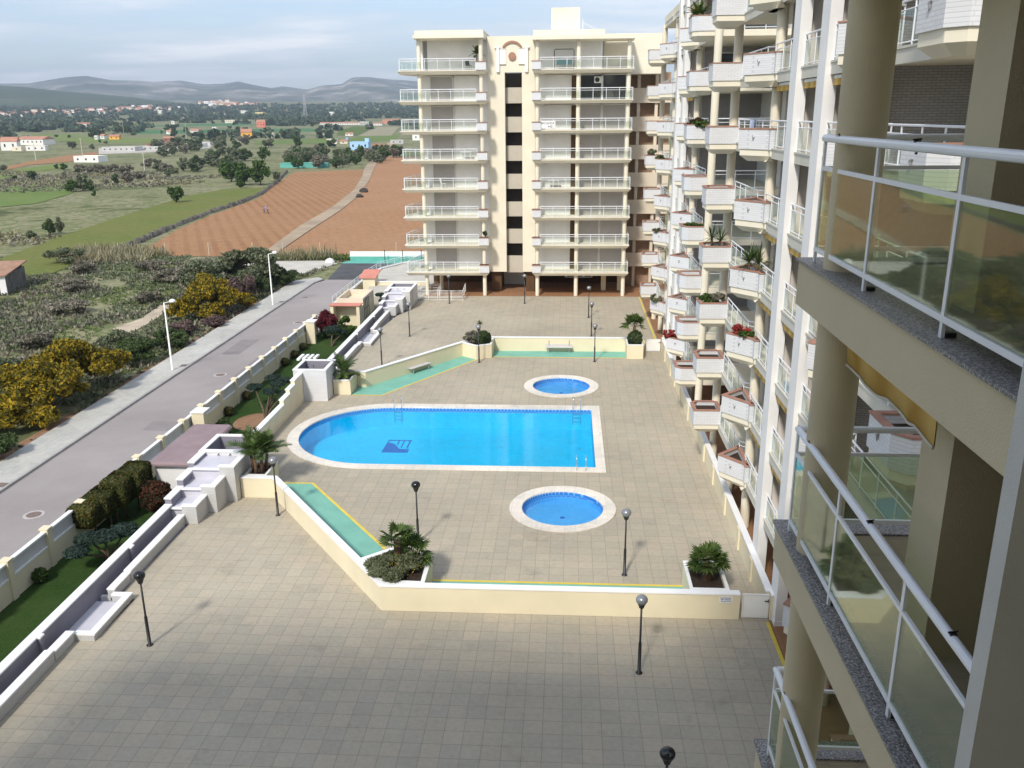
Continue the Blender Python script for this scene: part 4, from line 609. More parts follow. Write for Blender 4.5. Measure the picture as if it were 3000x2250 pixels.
# lamps
def lamp(x,y,dome,label,proto=[]):
    o=empty('lamp_post',(x,y,0),label,'lamp','globe lamp posts in the courtyard')
    b=MB(); b.lathe([(.12,0),(.12,.02),(.06,.03),(.055,1.15),(.036,1.22),(.034,2.5)],(x,y,0),12); part('pole',b,'black',o,True)
    b=MB(); b.lathe([(.05,2.48),(.085,2.5),(.10,2.58),(.13,2.62),(.13,2.66)],(x,y,0),14); part('collar',b,'black',o,True)
    b=MB(); pr=[(.13,2.65)]+[(.2*math.cos(R(t)),2.79+.17*math.sin(R(t))) for t in range(-40,90,13)]+[(.01,2.96)]; b.lathe(pr,(x,y,0),20); part('globe',b,dome,o,True)
LP=[(-14.73,26.17,'domeblack','black globe lamp post standing alone at lower left of the paving'),(-13.5,36.8,'domegrey','silvery globe lamp post beside the left bend of the near pool wall'),(-6.4,34.3,'domeblack','black globe lamp post rising behind the fan palm planter'),(2.47,31.94,'domegrey','grey globe lamp post inside the near pool wall'),(2.56,25.4,'domegrey','grey globe lamp post just outside the near pool wall'),(2.62,18.2,'domeblack','black globe lamp at the bottom edge of the picture'),
(-6.58,63.59,'domegrey','lamp post before the far round-bush planter'),(2.17,64.07,'domegrey','lamp post standing on the teal strip right of the far bench'),(2.13,72.03,'domegrey','lamp post just behind the far pool wall on the right'),(2.05,79.07,'domegrey','lamp post in the middle of the far courtyard, right side'),(-4.15,85.27,'domegrey','lamp post in front of the far block entrance passage'),(-11.67,85.11,'domegrey','lamp post before the white stair railing'),(-13.31,71.62,'domegrey','lamp post on the far courtyard beside the far cascade'),(-13.83,62.51,'domegrey','lamp post left behind the angled wall with bench')]
for a in LP: lamp(*a)
# benches
def bench(c,ang,label):
    o=empty('bench',(c[0],c[1],0),label,'bench','grey slatted benches by the pool walls')
    def bx(mb,x0,x1,y0,y1,z0,z1):
        k=MB(); k.box(x0,x1,y0,y1,z0,z1); cs,sn=math.cos(ang),math.sin(ang)
        mb.add([(c[0]+x*cs-y*sn,c[1]+x*sn+y*cs,z) for x,y,z in k.v],k.f)
    a=MB()
    for k in range(5): bx(a,-1.05,1.05,-.25+k*.1,-.16+k*.1,.42,.45)
    part('seat',a,'bench',o); a=MB()
    for k in range(4): bx(a,-1.05,1.05,.27+k*.012,.30+k*.012,.5+k*.115,.605+k*.115)
    part('backrest',a,'bench',o)
    for x in (-.8,.8):
        a=MB(); bx(a,x-.03,x+.03,-.22,-.16,.005,.42); bx(a,x-.03,x+.03,.2,.26,.005,.42); bx(a,x-.03,x+.03,-.22,.26,.38,.415); bx(a,x-.03,x+.03,.24,.27,.42,.9); part('leg',a,'steelgrey',o)
bench((-.55,66.75),0,'grey bench against the straight far pool wall'); bench((-10.75,61.1),math.atan2(10,6.9),'grey bench against the angled far pool wall'); bench((-11.1,35.2),math.atan2(-9.9,7.4)+math.pi,'grey bench hidden behind the angled near pool wall')
# pool ladders
def ladder(x,y,s,label):
    o=empty('pool_ladder',(x,y,0),label,'ladder','steel ladders of the big pool')
    for dx in (-.24,.24):
        b=MB(); p=[(x+dx,y+s*.38,.045),(x+dx,y+s*.38,.55)]+[(x+dx,y+s*(.13+.25*math.cos(t)),.55+.25*math.sin(t)) for t in (R(30),R(60),R(90),R(120),R(150))]+[(x+dx,y-s*.12,.5),(x+dx,y-s*.12,-1.0)]; b.path(p,.02,8); part('handrail',b,'chrome',o,True)
    for z in (-.3,-.55,-.8): b=MB(); b.box(x-.24,x+.24,y-s*.16,y-s*.08,z,z+.03); part('step',b,'chrome',o)
ladder(-10.78,52.85,1,'steel ladder at the far left edge of the big pool'); ladder(.72,52.85,1,'steel ladder at the far right corner of the big pool'); ladder(.87,43.07,-1,'steel ladder at the near right corner of the big pool')
# street lamps and covers
for x,y,lab in ((-31.3,65.0,'white street lamp beside the nearer mimosa bushes'),(-31.3,89.8,'white street lamp near the far end of the pavement')):
    o=empty('street_lamp',(x,y,-1.23),lab,'street lamp','white street lamps on the pavement')
    b=MB(); b.lathe([(.12,0),(.12,.03),(.075,.05),(.05,5.45)],(x,y,-1.23),12); part('pole',b,'white',o,True)
    b=MB(); b.tube((x,y,4.2),(x+.55,y,4.32),.03,8); part('arm',b,'white',o)
    b=MB(); b.lathe([(.02,-.10),(.2,-.08),(.26,0),(.22,.1),(.1,.17),(.01,.19)],(x+.7,y,4.34),16); part('head',b,'white',o,True)
for i,(x,y) in enumerate(((-27.1,64.2),(-27.1,39.1),(-26.3,82.3))):
    o=empty('manhole_cover',(x,y,-1.37),['round manhole ringed in concrete in the road beside the middle of the street wall','round manhole ringed in concrete at the left edge of the near road','manhole in the road level with the crimson bush'][i],'manhole')
    b=MB(); b.lathe([(.30,.004),(.30,.012),(.52,.012),(.52,.004)],(x,y,-1.37),24); part('ring',b,'ring',o); b=MB(); b.prism(circ(x,y,.36,24),-1.372,-1.35); part('lid',b,'manhole',o)
for i,(x,y,lab) in enumerate(((-30.95,66.3,'iron drain cover in the pavement beside the nearer street lamp'),(-30.9,91.5,'iron drain cover in the pavement near the far street lamp'),(-30.9,42.4,'iron drain cover at the left end of the pavement'),(-29.2,94.5,'drain cover in the far road'))):
    b=MB(); b.box(x-.25,x+.25,y-.3,y+.3,-1.38,(-1.226 if i<3 else -1.36)); single('drain_cover',b,'manhole',(x,y,-1.3),lab,'drain cover')
# ---------------------------------------------------------------- right apartment block
B=empty('apartment_building',(9,48,0),'tall cream and white brick apartment block with stacked planters along the right side','apartment block')
FZ=[2.65+2.8*k for k in range(8)]
WELLS=[(13.6,(1,)),(47.7,(-1,1)),(81.8,(-1,))]; STR=[30.65,64.75]; FX=7.95
PD=[(8.02,9.7),(7.95,9.7),(6.85,10.8),(7.78,11.95),(7.78,12.2),(8.02,12.2)]
PE=[(8.02,3.1),(6.9,3.1),(6.6,3.45),(6.6,4.75),(7.75,4.75),(8.02,4.75)]
def inset(p,d):
    a=sum(p[i][0]*p[(i+1)%len(p)][1]-p[(i+1)%len(p)][0]*p[i][1] for i in range(len(p)))
    q=p if a>0 else p[::-1]; n=len(q); out=[]
    for i in range(n):
        A,Bq,C=Vector(q[i-1]),Vector(q[i]),Vector(q[(i+1)%n])
        e1=(Bq-A).normalized(); e2=(C-Bq).normalized(); n1=Vector((-e1.y,e1.x)); n2=Vector((-e2.y,e2.x)); h=(n1+n2)
        h=h.normalized() if h.length>1e-6 else n1
        k=d/max(.35,h.dot(n1)); out.append((Bq.x+h.x*k,Bq.y+h.y*k))
    return q,out
def place(P,w,s): return [(x,w+s*d) for x,d in P]
def wall_planter(poly,F,emb=None):
    q,i1=inset(poly,.13); _,o1=inset(poly,-.025); _,i2=inset(poly,.16)
    q,c1=inset(poly,.05); _,c2=inset(poly,.28)
    b=MB(); b.ring(q,i1,F-.05,F+.70); o=part('planter',b,'wbrick',B)
    b=MB(); b.ring(o1,i2,F+.70,F+.745); part('coping',b,'terra',o)
    b=MB(); b.flat(i1,F+.5); part('soil',b,'soil',o)
    b=MB(); b.prism(c2,F-.52,F-.3,c1); b.prism(c1,F-.3,F-.05); part('corbel',b,'render',o)
    if emb:
        (ax,ay),(bx,by)=emb; A,Bq=Vector((ax,ay)),Vector((bx,by)); t=(Bq-A).normalized(); nn=Vector((-t.y,t.x)); 
        if nn.y>0 and nn.x>0: nn=-nn
        c=A.lerp(Bq,.5)+nn*.03; b=MB()
        P3=lambda u,z: (c.x+t.x*u,c.y+t.y*u,F+.38+z)
        b.path([P3(-.06,.10),P3(-.01,.08),P3(.03,.03),P3(-.01,-.03),P3(.02,-.09)],[.012,.03,.034,.028,.010],6)
        part('emblem',b,'steelgrey',o,True)
    return o
PLANTERS=[]
for w,ss in WELLS:
    for s in ss:
        for k,F in enumerate(FZ):
            D=place(PD,w,s); E=place(PE,w,s)
            eD=(D[2],D[3]) if s<0 else (D[1],D[2]); 
            PLANTERS.append(('D',w,s,k,wall_planter(D,F,eD)))
            eE=(E[2],E[3]) if (w==13.6) else None
            PLANTERS.append(('E',w,s,k,wall_planter(E,F,eE)))
# floor slabs
for k,F in enumerate(FZ+[25.05]):
    b=MB(); T=.33
    for w,ss in WELLS:
        for s in ss:
            y0,y1=sorted((w+s*3.1,w+s*11.3)); b=MB(); b.box(FX,12.2,y0,y1,F-T,F); part('floor_slab',b,'render',B)
    for c in STR:
        b=MB(); b.box(FX,12.2,c-5.75,c+5.75,F-T,F); part('floor_slab',b,'render',B)
    b=MB()
    for w,ss in WELLS:
        for s in ss: y0,y1=sorted((w+s*4.75,w+s*9.7)); b=MB(); b.box(FX-.06,FX-.003,y0,y1,F-T-.05,F-.04); b.box(FX-.09,FX+.12,y0,y1,F-.04,F+.02); part('slab_edge',b,'slabedge',B)
    for c in STR:
        for y0,y1 in ((c-5.75,c-2.18),(c-1.32,c+1.32),(c+2.18,c+5.75)): b=MB(); b.box(FX-.06,FX-.003,y0,y1,F-T-.05,F-.04); b.box(FX-.09,FX+.12,y0,y1,F-.04,F+.02); part('edge_beam',b,'slabedge',B)
b=MB()
for c in STR: b.box(FX-.02,13,c-6,c+6,25.05,25.6)
for w,ss in WELLS:
    for s in ss: y0,y1=sorted((w+s*3.1,w+s*11.1)); b.box(FX-.02,13,y0,y1,25.05,25.6)
part('roof_parapet',b,'render',B)
b=MB(); b.box(9.6,15,52,62,25.6,28.4); b.box(9.0,15,60.5,70,25.6,27.6); part('roof_house',b,'render',B)
# columns, partitions, back walls
def cyl(x,y,r_=.21,z0=0.,z1=25.05,mat='render'):
    b=MB(); n=40; b.lathe([(r_,z0),(r_,z1)],(x,y,0),n); part('column',b,mat,B)
for w,ss in WELLS:
    for s in ss:
        cyl(8.18,w+s*11.05); cyl(8.0,w+s*3.0); cyl(8.15,w+s*7.2,.2,0,2.3)
        b=MB(); y=w+s*11.32; b.box(8.5,12.2,y-.1,y+.1,2.6,25.05); part('partition_wall',b,'gbrick',B)
        for k,F in enumerate(FZ):
            f=-1
            if s>0 and w==47.7 and k in (1,6):
                b=MB(); b.box(9.2,11.6,y-.135,y-.103,F+.9 if k%3 else F+.1,F+2.15); fr=part('window',b,'shutter' if k%2 else 'whitewall',B)
                b=MB(); b.box(9.28,10.36,y-.142,y-.136,F+.98 if k%3 else F+.15,F+2.07); b.box(10.44,11.52,y-.142,y-.136,F+.98 if k%3 else F+.15,F+2.07); part('pane',b,'window',fr)
b=MB(); b.box(12.2,12.6,10,93,2.3,25.05); part('back_wall',b,'whitewall',B)
b=MB(); b.box(11.2,11.4,2,100,0,2.32); part('ground_wall',b,'brown_and_shade',B)
for c in STR:
    for t in (-1.75,1.75):
        b=MB(); b.box(7.72,8.1,c+t-.43,c+t+.43,0.2,25.6); b.box(7.70,8.12,c+t-.45,c+t+.45,.004,.2); part('pilaster',b,'whitewall',B)
        b=MB(); b.box(8.1,9.6,c+t-.09,c+t+.09,2.6,25.05); part('fin_wall',b,'pinkwhite',B)
    b=MB(); b.box(10.3,10.5,c-5.65,c+5.65,2.6,25.05); part('bay_wall',b,'pinkwhite',B)
    for k,F in enumerate(FZ):
        for y0,y1 in ((c-5.0,c-2.3),(c-1.2,c+1.2),(c+2.3,c+5.0)):
            b=MB(); b.box(10.24,10.297,y0,y1,F+.03,F+2.2); fr=part('window',b,'white',B); b=MB(); mid=(y0+y1)/2
            b.box(10.225,10.238,y0+.08,mid-.04,F+.1,F+2.12); b.box(10.225,10.238,mid+.04,y1-.08,F+.1,F+2.12); part('pane',b,'window',fr)
        for y0,y1 in ((c-5.6,c-2.2),(c-1.3,c+1.3),(c+2.2,c+5.6)): rail(B,[(FX,y0),(FX,y1)],F,1.03,post=1.2)
        # awning cassettes and valances
        if (k+int(c))%2 or k<4:
            for y0,y1 in ((c-1.3,c+1.3),(c+2.2,c+5.4),(c-5.4,c-2.2)):
                if k in (6,) and y0>c: continue
                b=MB(); b.box(8.0,8.12,y0,y1,F+2.30,F+2.40); aw=part('awning',b,'white',B); b=MB(); n=int((y1-y0)/.11)
                for i in range(n):
                    ya,yb=y0+(y1-y0)*i/n,y0+(y1-y0)*(i+1)/n; ym=(ya+yb)/2; x=7.995
                    b.add([(x,ya,F+2.30),(x,yb,F+2.30),(x,yb,F+2.13),(x,ym,F+2.09),(x,ya,F+2.13),(x-.012,ya,F+2.30),(x-.012,yb,F+2.30),(x-.012,yb,F+2.13),(x-.012,ym,F+2.09),(x-.012,ya,F+2.13)],[(0,1,2,3,4),(9,8,7,6,5),(0,5,6,1),(2,7,8,3),(3,8,9,4)])
                part('valance',b,'awning',aw)
for w,ss in WELLS:
    for s in ss:
        for k,F in enumerate(FZ):
            rail(B,[(FX,w+s*4.8),(FX,w+s*9.9),(8.25,w+s*10.2)],F,1.03,post=1.2)
            if s>0 or w==81.8: rail(B,[(8.25,w+s*3.15),(11.6,w+s*3.15)],F,1.03,'side_railing',1.2)
# ---------------------------------------------------------------- near wing (neighbouring balconies)
GX=2.22; NF=[2.65+2.8*k for k in range(8)]
wing=[(2.25,4.1),(2.25,8.6),(7.2,8.6),(7.2,2),(3.2,2),(3.2,4.1)]
for k,F in enumerate(NF[1:],1):
    b=MB(); b.prism(wing,F-.45,F-.03); part('terrace_slab',b,'nearcream',B)
    b=MB(); b.box(GX,2.52,4.1,8.62,F-.03,F); b.box(2.52,7.2,8.32,8.62,F-.03,F); part('granite_edge',b,'granite',B)
    b=MB(); b.flat([(2.52,4.1),(7.2,4.1),(7.2,8.32),(2.52,8.32)],F-.02); part('terrace_floor',b,'terrfloor',B)
    # railing, glass, clamps
    a=MB(); g_=MB(); cl=MB(); x=2.33
    a.tube((x,4.1,F+1.12),(x,8.37,F+1.12),.034,12); a.tube((x-.01,8.36,F+1.12),(7.2,8.36,F+1.12),.034,12)
    a.box(x-.012,x+.012,4.1,8.36,F+.84,F+.875); a.box(x,7.2,8.348,8.372,F+.84,F+.875)
    a.box(x-.015,x+.015,4.1,8.36,F+.10,F+.14); a.box(x,7.2,8.345,8.375,F+.10,F+.14)
    for y in (5.43,6.93,8.36): a.box(x-.011,x+.011,y-.022,y+.022,F+.0,F+1.10)
    for xx in (3.9,5.4,6.9): a.box(xx-.022,xx+.022,8.349,8.371,F,F+1.10)
    r_=part('terrace_railing',a,'steel',B,False)
    g_.box(x-.005,x+.005,4.12,8.33,F+.15,F+.835); g_.box(x+.03,7.2,8.355,8.365,F+.15,F+.835); part('glass_panel',g_,'glass',r_)
    for y in (7.9,6.2,4.7): cl.box(x-.02,x+.02,y-.014,y+.014,F+1.145,F+1.162); cl.tube((x-.03,y,F+1.165),(x+.03,y+.01,F+1.17),.006,6); cl.tube((x,y,F+1.085),(x,y,F+1.07),.009,6)
    for y in (5.43,6.93): cl.box(x+.02,x+.08,y-.03,y+.02,F+.005,F+.035)
    part('clamp',cl,'black',r_)
# columns of the wing
cyl(2.51,7.95,.205,0,25,'nearcream'); cyl(2.62+5.6,24.15,.22,0,2.3)
b=MB(); b.box(2.86,3.28,6.2,6.75,0,25); part('square_column',b,'nearcream',B)
b=MB(); b.box(3.285,3.45,4.15,6.75,2.7,25); part('terrace_wall',b,'brown_and_shade',B)  # deep shade on this wall is put into its dark brown colour
b=MB(); b.box(2.15,6.0,3.95,4.095,0,25); part('divider_wall',b,'neargrey',B)
b=MB(); b.box(2.3,7.2,-14,2,0,25.5); b.box(-24,-4,-14,-1.6,0,28.5); b.box(-4,2.3,-14,-1.2,0,33); part('rear_shade_block',b,'nearcream',B)  # unseen mass behind the camera; raised heights and tower added to cast shade
# awnings below the wing slabs
for k in (1,2,3,4,5):
    F=NF[k]; b=MB(); b.box(2.45,2.53,5.7,7.98,F-.52,F-.455); aw=part('awning',b,'steelgrey',B)
    b=MB(); n=46; tp=[];bt=[]
    for i in range(n+1):
        y=5.72+2.22*i/n; tp.append((2.50,y,F-.52)); bt.append((2.52+.02*math.sin(y*5.3+k)+.012*math.sin(y*11),y,F-.80-.045*abs(math.sin(y*5.1+k*2))))
    vs=tp+bt+[(x+.008,y,z) for x,y,z in tp]+[(x+.008,y,z) for x,y,z in bt]; q=n+1
    fs=[]
    for i in range(n): fs+=[(i,q+i,q+i+1,i+1),(2*q+i,2*q+i+1,3*q+i+1,3*q+i),(q+i,3*q+i,3*q+i+1,q+i+1)]
    b.add(vs,fs); part('valance',b,'awning',aw,True)
    b=MB(); b.path([(x-.004,y,z-.004) for x,y,z in bt],.011,6); part('trim',b,'slabedge',aw)
# ---------------------------------------------------------------- far apartment block
m['slotgrey']=plain('grey_cream_render',(.50,.455,.38),.85,.06,.6)
C2=empty('apartment_building',(-5,92,0),'cream twin-tower apartment block closing the far end of the courtyard','apartment block')
G=[2.52+2.8*k for k in range(8)]
def arc(cx,cy,rx,ry,a0,a1,n=8): return [(cx+rx*math.cos(R(a0+(a1-a0)*i/n)),cy+ry*math.sin(R(a0+(a1-a0)*i/n))) for i in range(n+1)]
LS=[(-7.95,88.55),(-16.35,88.55),(-16.6,88.8)]+arc(-14.2,89.2,2.4,5.5,180,118,6)+[(-14.6,97),(-7.95,97)]
for k,F in enumerate(G):
    RS=[(-3.5,88.55),(6.25,88.55),(6.25,97),(-3.5,97)]
    for P_ in (LS,RS):
        q_,i_=inset(P_,.22); b=MB(); b.prism(i_,F-.34,F-.07,q_); b.prism(q_,F-.07,F); part('balcony_slab',b,'render',C2)
    lr=[(-8.95,88.65),(-16.3,88.65)]+[(x+.1,y) for x,y in arc(-14.2,89.2,2.35,5.3,180,125,4)][0:]
    rail(C2,lr,F,1.05,post=1.3,rt=.035); rail(C2,[(-2.7,88.65),(6.15,88.65),(6.15,91)],F,1.05,post=1.3,rt=.035)
    for x0,x1 in ((-8.9,-7.93),(-3.52,-2.65)):
        b=MB(); b.box(x0,x1,88.45,89.25,F-.0+.004,F+.72); o=part('planter',b,'wbrick',C2); b=MB(); b.box(x0-.05,x1+.05,88.4,89.3,F+.72,F+.78); part('coping',b,'terra',o); b=MB(); b.box(x0+.08,x1-.08,88.53,89.17,F+.78,F+.79); part('soil',b,'soil',o)
    if k<7:
        for x0,x1,mt in ((-13.7,-11.5,'shutter'),(-11.3,-8.95,'shutterw'),(-2.2,.2,'shutterw'),(.3,.8,'brown_and_shade'),(1.2,3.2,'window' if k==6 else 'shutter'),(3.4,5.6,'window' if k==6 else 'shutter')):
            b=MB(); b.box(x0,x1,90.92,90.985,F+.004,F+2.3); o=part('window',b,mt,C2)
            b=MB(); b.box(x0-.06,x0,90.88,90.985,F+.004,F+2.36); b.box(x1,x1+.06,90.88,90.985,F+.004,F+2.36); b.box(x0-.06,x1+.06,90.88,90.985,F+2.3,F+2.36); part('frame',b,'white',o)
for x,y in ((-14.5,89.3),(-8.47,89.3),(-3.02,89.3),(.95,89.3),(5.77,89.3),(-13.4,92.2)):
    b=MB(); b.lathe([(.2,0),(.2,25.0)],(x,y,0),36); part('column',b,'render',C2)
b=MB(); b.box(-14.6,-8.0,91,91.2,2.2,22.1); b.box(-14.0,-8.0,91.5,91.7,22.1,25.0); b.box(-14.6,-14.4,91.2,97,2.2,25); part('front_wall',b,'whitewall',C2)
b=MB(); b.box(-3.3,6.0,91,91.2,2.2,22.1); b.box(-3.3,3.2,91,91.2,22.1,25.0); part('front_wall',b,'whitewall',C2)
b=MB(); b.box(-7.99,-6.3,90.95,91.6,2.2,21.95); part('recess_wall',b,'render',C2); b=MB(); b.box(-4.6,-3.31,90.95,91.6,2.2,21.95); part('recess_wall',b,'render',C2); b=MB(); b.box(-7.99,-3.31,90.95,92,21.953,25.3); part('recess_wall',b,'render',C2)
b=MB()
for k in range(7): F=G[k]; b=MB(); b.box(-6.3,-4.6,91.75,91.9,F-.25 if k else 2.0,F+1.25); part('stair_parapet',b,'slotgrey',C2)
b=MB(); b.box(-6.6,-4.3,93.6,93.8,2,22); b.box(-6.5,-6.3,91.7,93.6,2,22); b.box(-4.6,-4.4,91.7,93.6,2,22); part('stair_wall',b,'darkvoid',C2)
b=MB()
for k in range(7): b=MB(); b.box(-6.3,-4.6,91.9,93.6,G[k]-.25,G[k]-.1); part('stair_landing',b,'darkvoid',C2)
b=MB(); b.box(-6.9,-4.7,95.6,95.8,.01,4.0); part('entrance_wall',b,'whitewall',C2)
b=MB(); b.box(-7.9,-6.9,91.5,95,.01,2.2); b.box(-4.3,-3.4,91.5,95,.01,2.2); b.box(-15,7.6,97,97.3,.01,2.2); part('ground_wall',b,'brown_and_shade',C2)
b=MB(); b.box(-.2,2.8,94.8,95,.9,2.1); o=part('shop_window',b,'white',C2); b=MB()
for x in (.05,1.0,1.95): b.box(x,x+.7,94.78,94.798,1.0,2.0)
part('pane',b,'window',o)
for x in (-7.2,-3.6,3.9,5.6):
    b=MB(); b.box(x-.25,x+.25,92.2,92.6,.01,2.2); part('pier',b,'cream',C2)
# roofs
b=MB(); b.prism([(-14.9,88.5),(-8.1,88.5),(-8.1,97),(-14.9,97)],25.0,25.3); b.prism([(-14.75,88.8),(-8.15,88.8),(-8.15,97),(-14.75,97)],25.3,25.72); part('roof',b,'render',C2)
b=MB(); b.prism([(-3.5,88.5),(6.25,88.5),(6.25,92),(-3.5,92)],24.75,25.1); b.box(-3.4,3.4,89.2,97,25.1,25.65); part('roof',b,'render',C2)
b=MB(); b.box(3.45,9.2,92.4,97,21.75,25.5); part('roof_block',b,'render',C2)
b=MB(); b.box(-1.75,1.05,92.6,95.6,25.65,27.95); part('lift_tower',b,'render',C2)
b=MB(); b.tube((1.35,93,25.6),(1.35,93,26.9),.04,6); b.tube((1.35,93,26.6),(3.2,93,25.7),.02,6); part('antenna',b,'white',C2)
# gallery part at right
b=MB(); 
for k in range(7): b=MB(); b.box(6.0,10.5,94.4,94.6,G[k]-.3,G[k]+1.15); part('gallery_parapet',b,'creamshade',C2)
b=MB(); b.box(6.0,10.5,95.6,95.8,0,22); part('gallery_wall',b,plain('tan_render',(.40,.27,.19),.85),C2)
b=MB()
for x in (7.2,9.0): b.box(x-.15,x+.15,94.62,95.6,0,22)
part('gallery_fin',b,'creamshade',C2)
# arch ornament
b=MB(); n=14
o_=[(-5.53+1.12*math.cos(R(150-120*i/n)),23.75+1.12*math.sin(R(150-120*i/n))) for i in range(n+1)]; i_=[(-5.53+.92*math.cos(R(150-120*i/n)),23.75+.92*math.sin(R(150-120*i/n))) for i in range(n+1)]
for i in range(n):
    p=[o_[i],o_[i+1],i_[i+1],i_[i]]; b.add([(x,90.8,z) for x,z in p]+[(x,90.948,z) for x,z in p],[(0,1,2,3),(7,6,5,4),(0,4,5,1),(1,5,6,2),(2,6,7,3),(3,7,4,0)])
part('arch',b,'terra',C2)
b=MB(); n=18; c_=[(-5.54+.37*math.cos(2*math.pi*i/n),23.45+.37*math.sin(2*math.pi*i/n)) for i in range(n)]; b.add([(x,90.78,z) for x,z in c_]+[(x,90.948,z) for x,z in c_],[tuple(range(n-1,-1,-1))]+[(i,(i+1)%n,n+(i+1)%n,n+i) for i in range(n)]); part('medallion',b,'terra',C2)
b=MB()
for s_ in (-1,1):
    c=-5.54
    b.box(c+s_*.62,c+s_*1.25,90.85,90.948,22.75,24.1); b.box(c+s_*1.25,c+s_*1.55,90.73,90.947,21.98,24.2); b.box(c+s_*1.2,c+s_*1.7,90.71,90.946,24.2,24.32)
part('ornament',b,'white',C2)
b=MB()
for s_ in (-1,1): b.box(-5.54+s_*.62,-5.54+s_*1.25,90.82,90.946,24.1,24.16); b.box(-5.54+s_*.62,-5.54+s_*1.25,90.82,90.946,22.69,22.75)
part('ornament_ledge',b,'slabedge',C2)
# things on the far balconies
ac=empty('air_conditioner',(2.9,90.8,G[6]+1.6),'white air conditioner hung high inside the glazed upper balcony of the right tower','air conditioner')
b=MB(); b.box(2.5,3.35,90.55,90.9,G[6]+1.55,G[6]+2.15); part('casing',b,'white',ac); b=MB(); n=16; c_=[(2.8+.22*math.cos(2*math.pi*i/n),G[6]+1.85+.22*math.sin(2*math.pi*i/n)) for i in range(n)]; b.add([(x,90.53,z) for x,z in c_]+[(x,90.55,z) for x,z in c_],[tuple(range(n-1,-1,-1))]+[(i,(i+1)%n,n+(i+1)%n,n+i) for i in range(n)]); part('fan_grille',b,'black',ac)
sw=empty('swing_seat',(-.4,90,G[7]),'black framed garden swing seat on the top balcony of the right tower','swing seat')
b=MB(); z=G[7]
b.path([(-1.4,90,z),(-1.4,90,z+1.75),(-1.3,90,z+1.85),(.4,90,z+1.85),(.5,90,z+1.75),(.5,90,z)],.035,8); part('frame',b,'black',sw); b=MB(); b.box(-1.2,.3,89.8,90.2,z+.45,z+.52); b.box(-1.2,.3,90.15,90.22,z+.52,z+.95); part('seat',b,plain('teal_cushion',(.08,.16,.18)),sw)
bn=empty('banner',(-2.0,88.6,G[5]+.2),'white rental banner with dark letters on the balcony glass of the right tower','banner')
b=MB(); b.box(-2.65,-1.25,88.585,88.6,G[5]+.15,G[5]+.85); part('sheet',b,'white',bn)
def text(s_,size,loc,parent,mat):
    c=bpy.data.curves.new('lettering','FONT'); c.body=s_; c.size=size; c.extrude=.002; c.align_x='CENTER'; t=bpy.data.objects.new('lettering',c); COL.objects.link(t)
    dg=bpy.context.evaluated_depsgraph_get(); me=bpy.data.meshes.new_from_object(t.evaluated_get(dg)); bpy.data.objects.remove(t)
    me.materials.clear(); me.materials.append(m[mat]); o=bpy.data.objects.new('lettering',me); COL.objects.link(o); o.parent=parent; o.rotation_euler=(R(90),0,0); o.location=Vector(loc)-root_loc(parent); return o
text('ALQUILA',.30,(-1.95,88.58,G[5]+.55),bn,'black'); text('442',.30,(-1.75,88.58,G[5]+.22),bn,'black')
# ---------------------------------------------------------------- vegetation
def rdir(q):
    while True:
        v=Vector((q.uniform(-1,1),q.uniform(-1,1),q.uniform(-1,1)))
        if .05<v.length<1: return v.normalized()
def leaves(mb,blobs,n,size,q,shell=.5,flat=0.,asp=1.6,droop=0.):
    """n small leaf faces through a set of ellipsoid clumps (cx,cy,cz,rx,ry,rz)"""
    wt=[(b[3]*b[4]*b[5])**.72 for b in blobs]
    for b in q.choices(blobs,wt,k=n):
        d=rdir(q); r_=(shell+(1-shell)*q.random())*(1+.14*math.sin(d.x*7+b[0]*3)*math.sin(d.y*6+b[1]*5+d.z*8))
        c=Vector((b[0]+d.x*b[3]*r_,b[1]+d.y*b[4]*r_,b[2]+d.z*b[5]*r_))
        nrm=(d*.6+rdir(q)*.8+Vector((0,0,flat))).normalized(); u=nrm.cross(rdir(q)); 
        if u.length<.05: continue
        u.normalize(); u.z-=droop; u.normalize(); v=nrm.cross(u).normalized(); s=size*q.uniform(.6,1.4)
        mb.add([c-u*s*asp*.5,c+v*s*.5,c+u*s*asp*.5,c-v*s*.5],[(0,1,2,3)])
    return mb
def clumps(q,n,c,r,rr):
    out=[]
    for i in range(n):
        d=rdir(q); k=q.uniform(.35,1.)**.5; s=q.uniform(*rr)
        out.append((c[0]+d.x*r[0]*k,c[1]+d.y*r[1]*k,c[2]+d.z*r[2]*k,r[0]*s,r[1]*s,r[2]*s))
    return out
def plant(name,loc,label,cat,blobs,n,size,mat,seed=1,trunk=None,group=None,**k):
    q=random.Random(seed); o=empty(name,loc,label,cat,group); L_=[(b[0]+loc[0],b[1]+loc[1],b[2]+loc[2],*b[3:]) for b in blobs]
    part('foliage',leaves(MB(),L_,n,size,q,**k),mat,o)
    if trunk:
        b=MB()
        for pts,rr in trunk: b.path([(x+loc[0],y+loc[1],z+loc[2]) for x,y,z in pts],rr,7)
        part('trunk',b,'bark',o,True)
    return o
def limbs(q,blobs,base,r0,k=5):
    t=[([(0,0,0),(base[0]*.5,base[1]*.5,base[2]*.5),base],[r0,r0*.8,r0*.6])]
    for b in blobs[:k]: t.append(([base,((base[0]+b[0])*.55,(base[1]+b[1])*.55,(base[2]+b[2])*.5),(b[0],b[1],b[2])],[r0*.5,r0*.35,r0*.12]))
    return t
m['patch']=plain('asphalt_repair',(.25,.225,.22),.9,.12,.8,bump=.2)
q=random.Random(4)
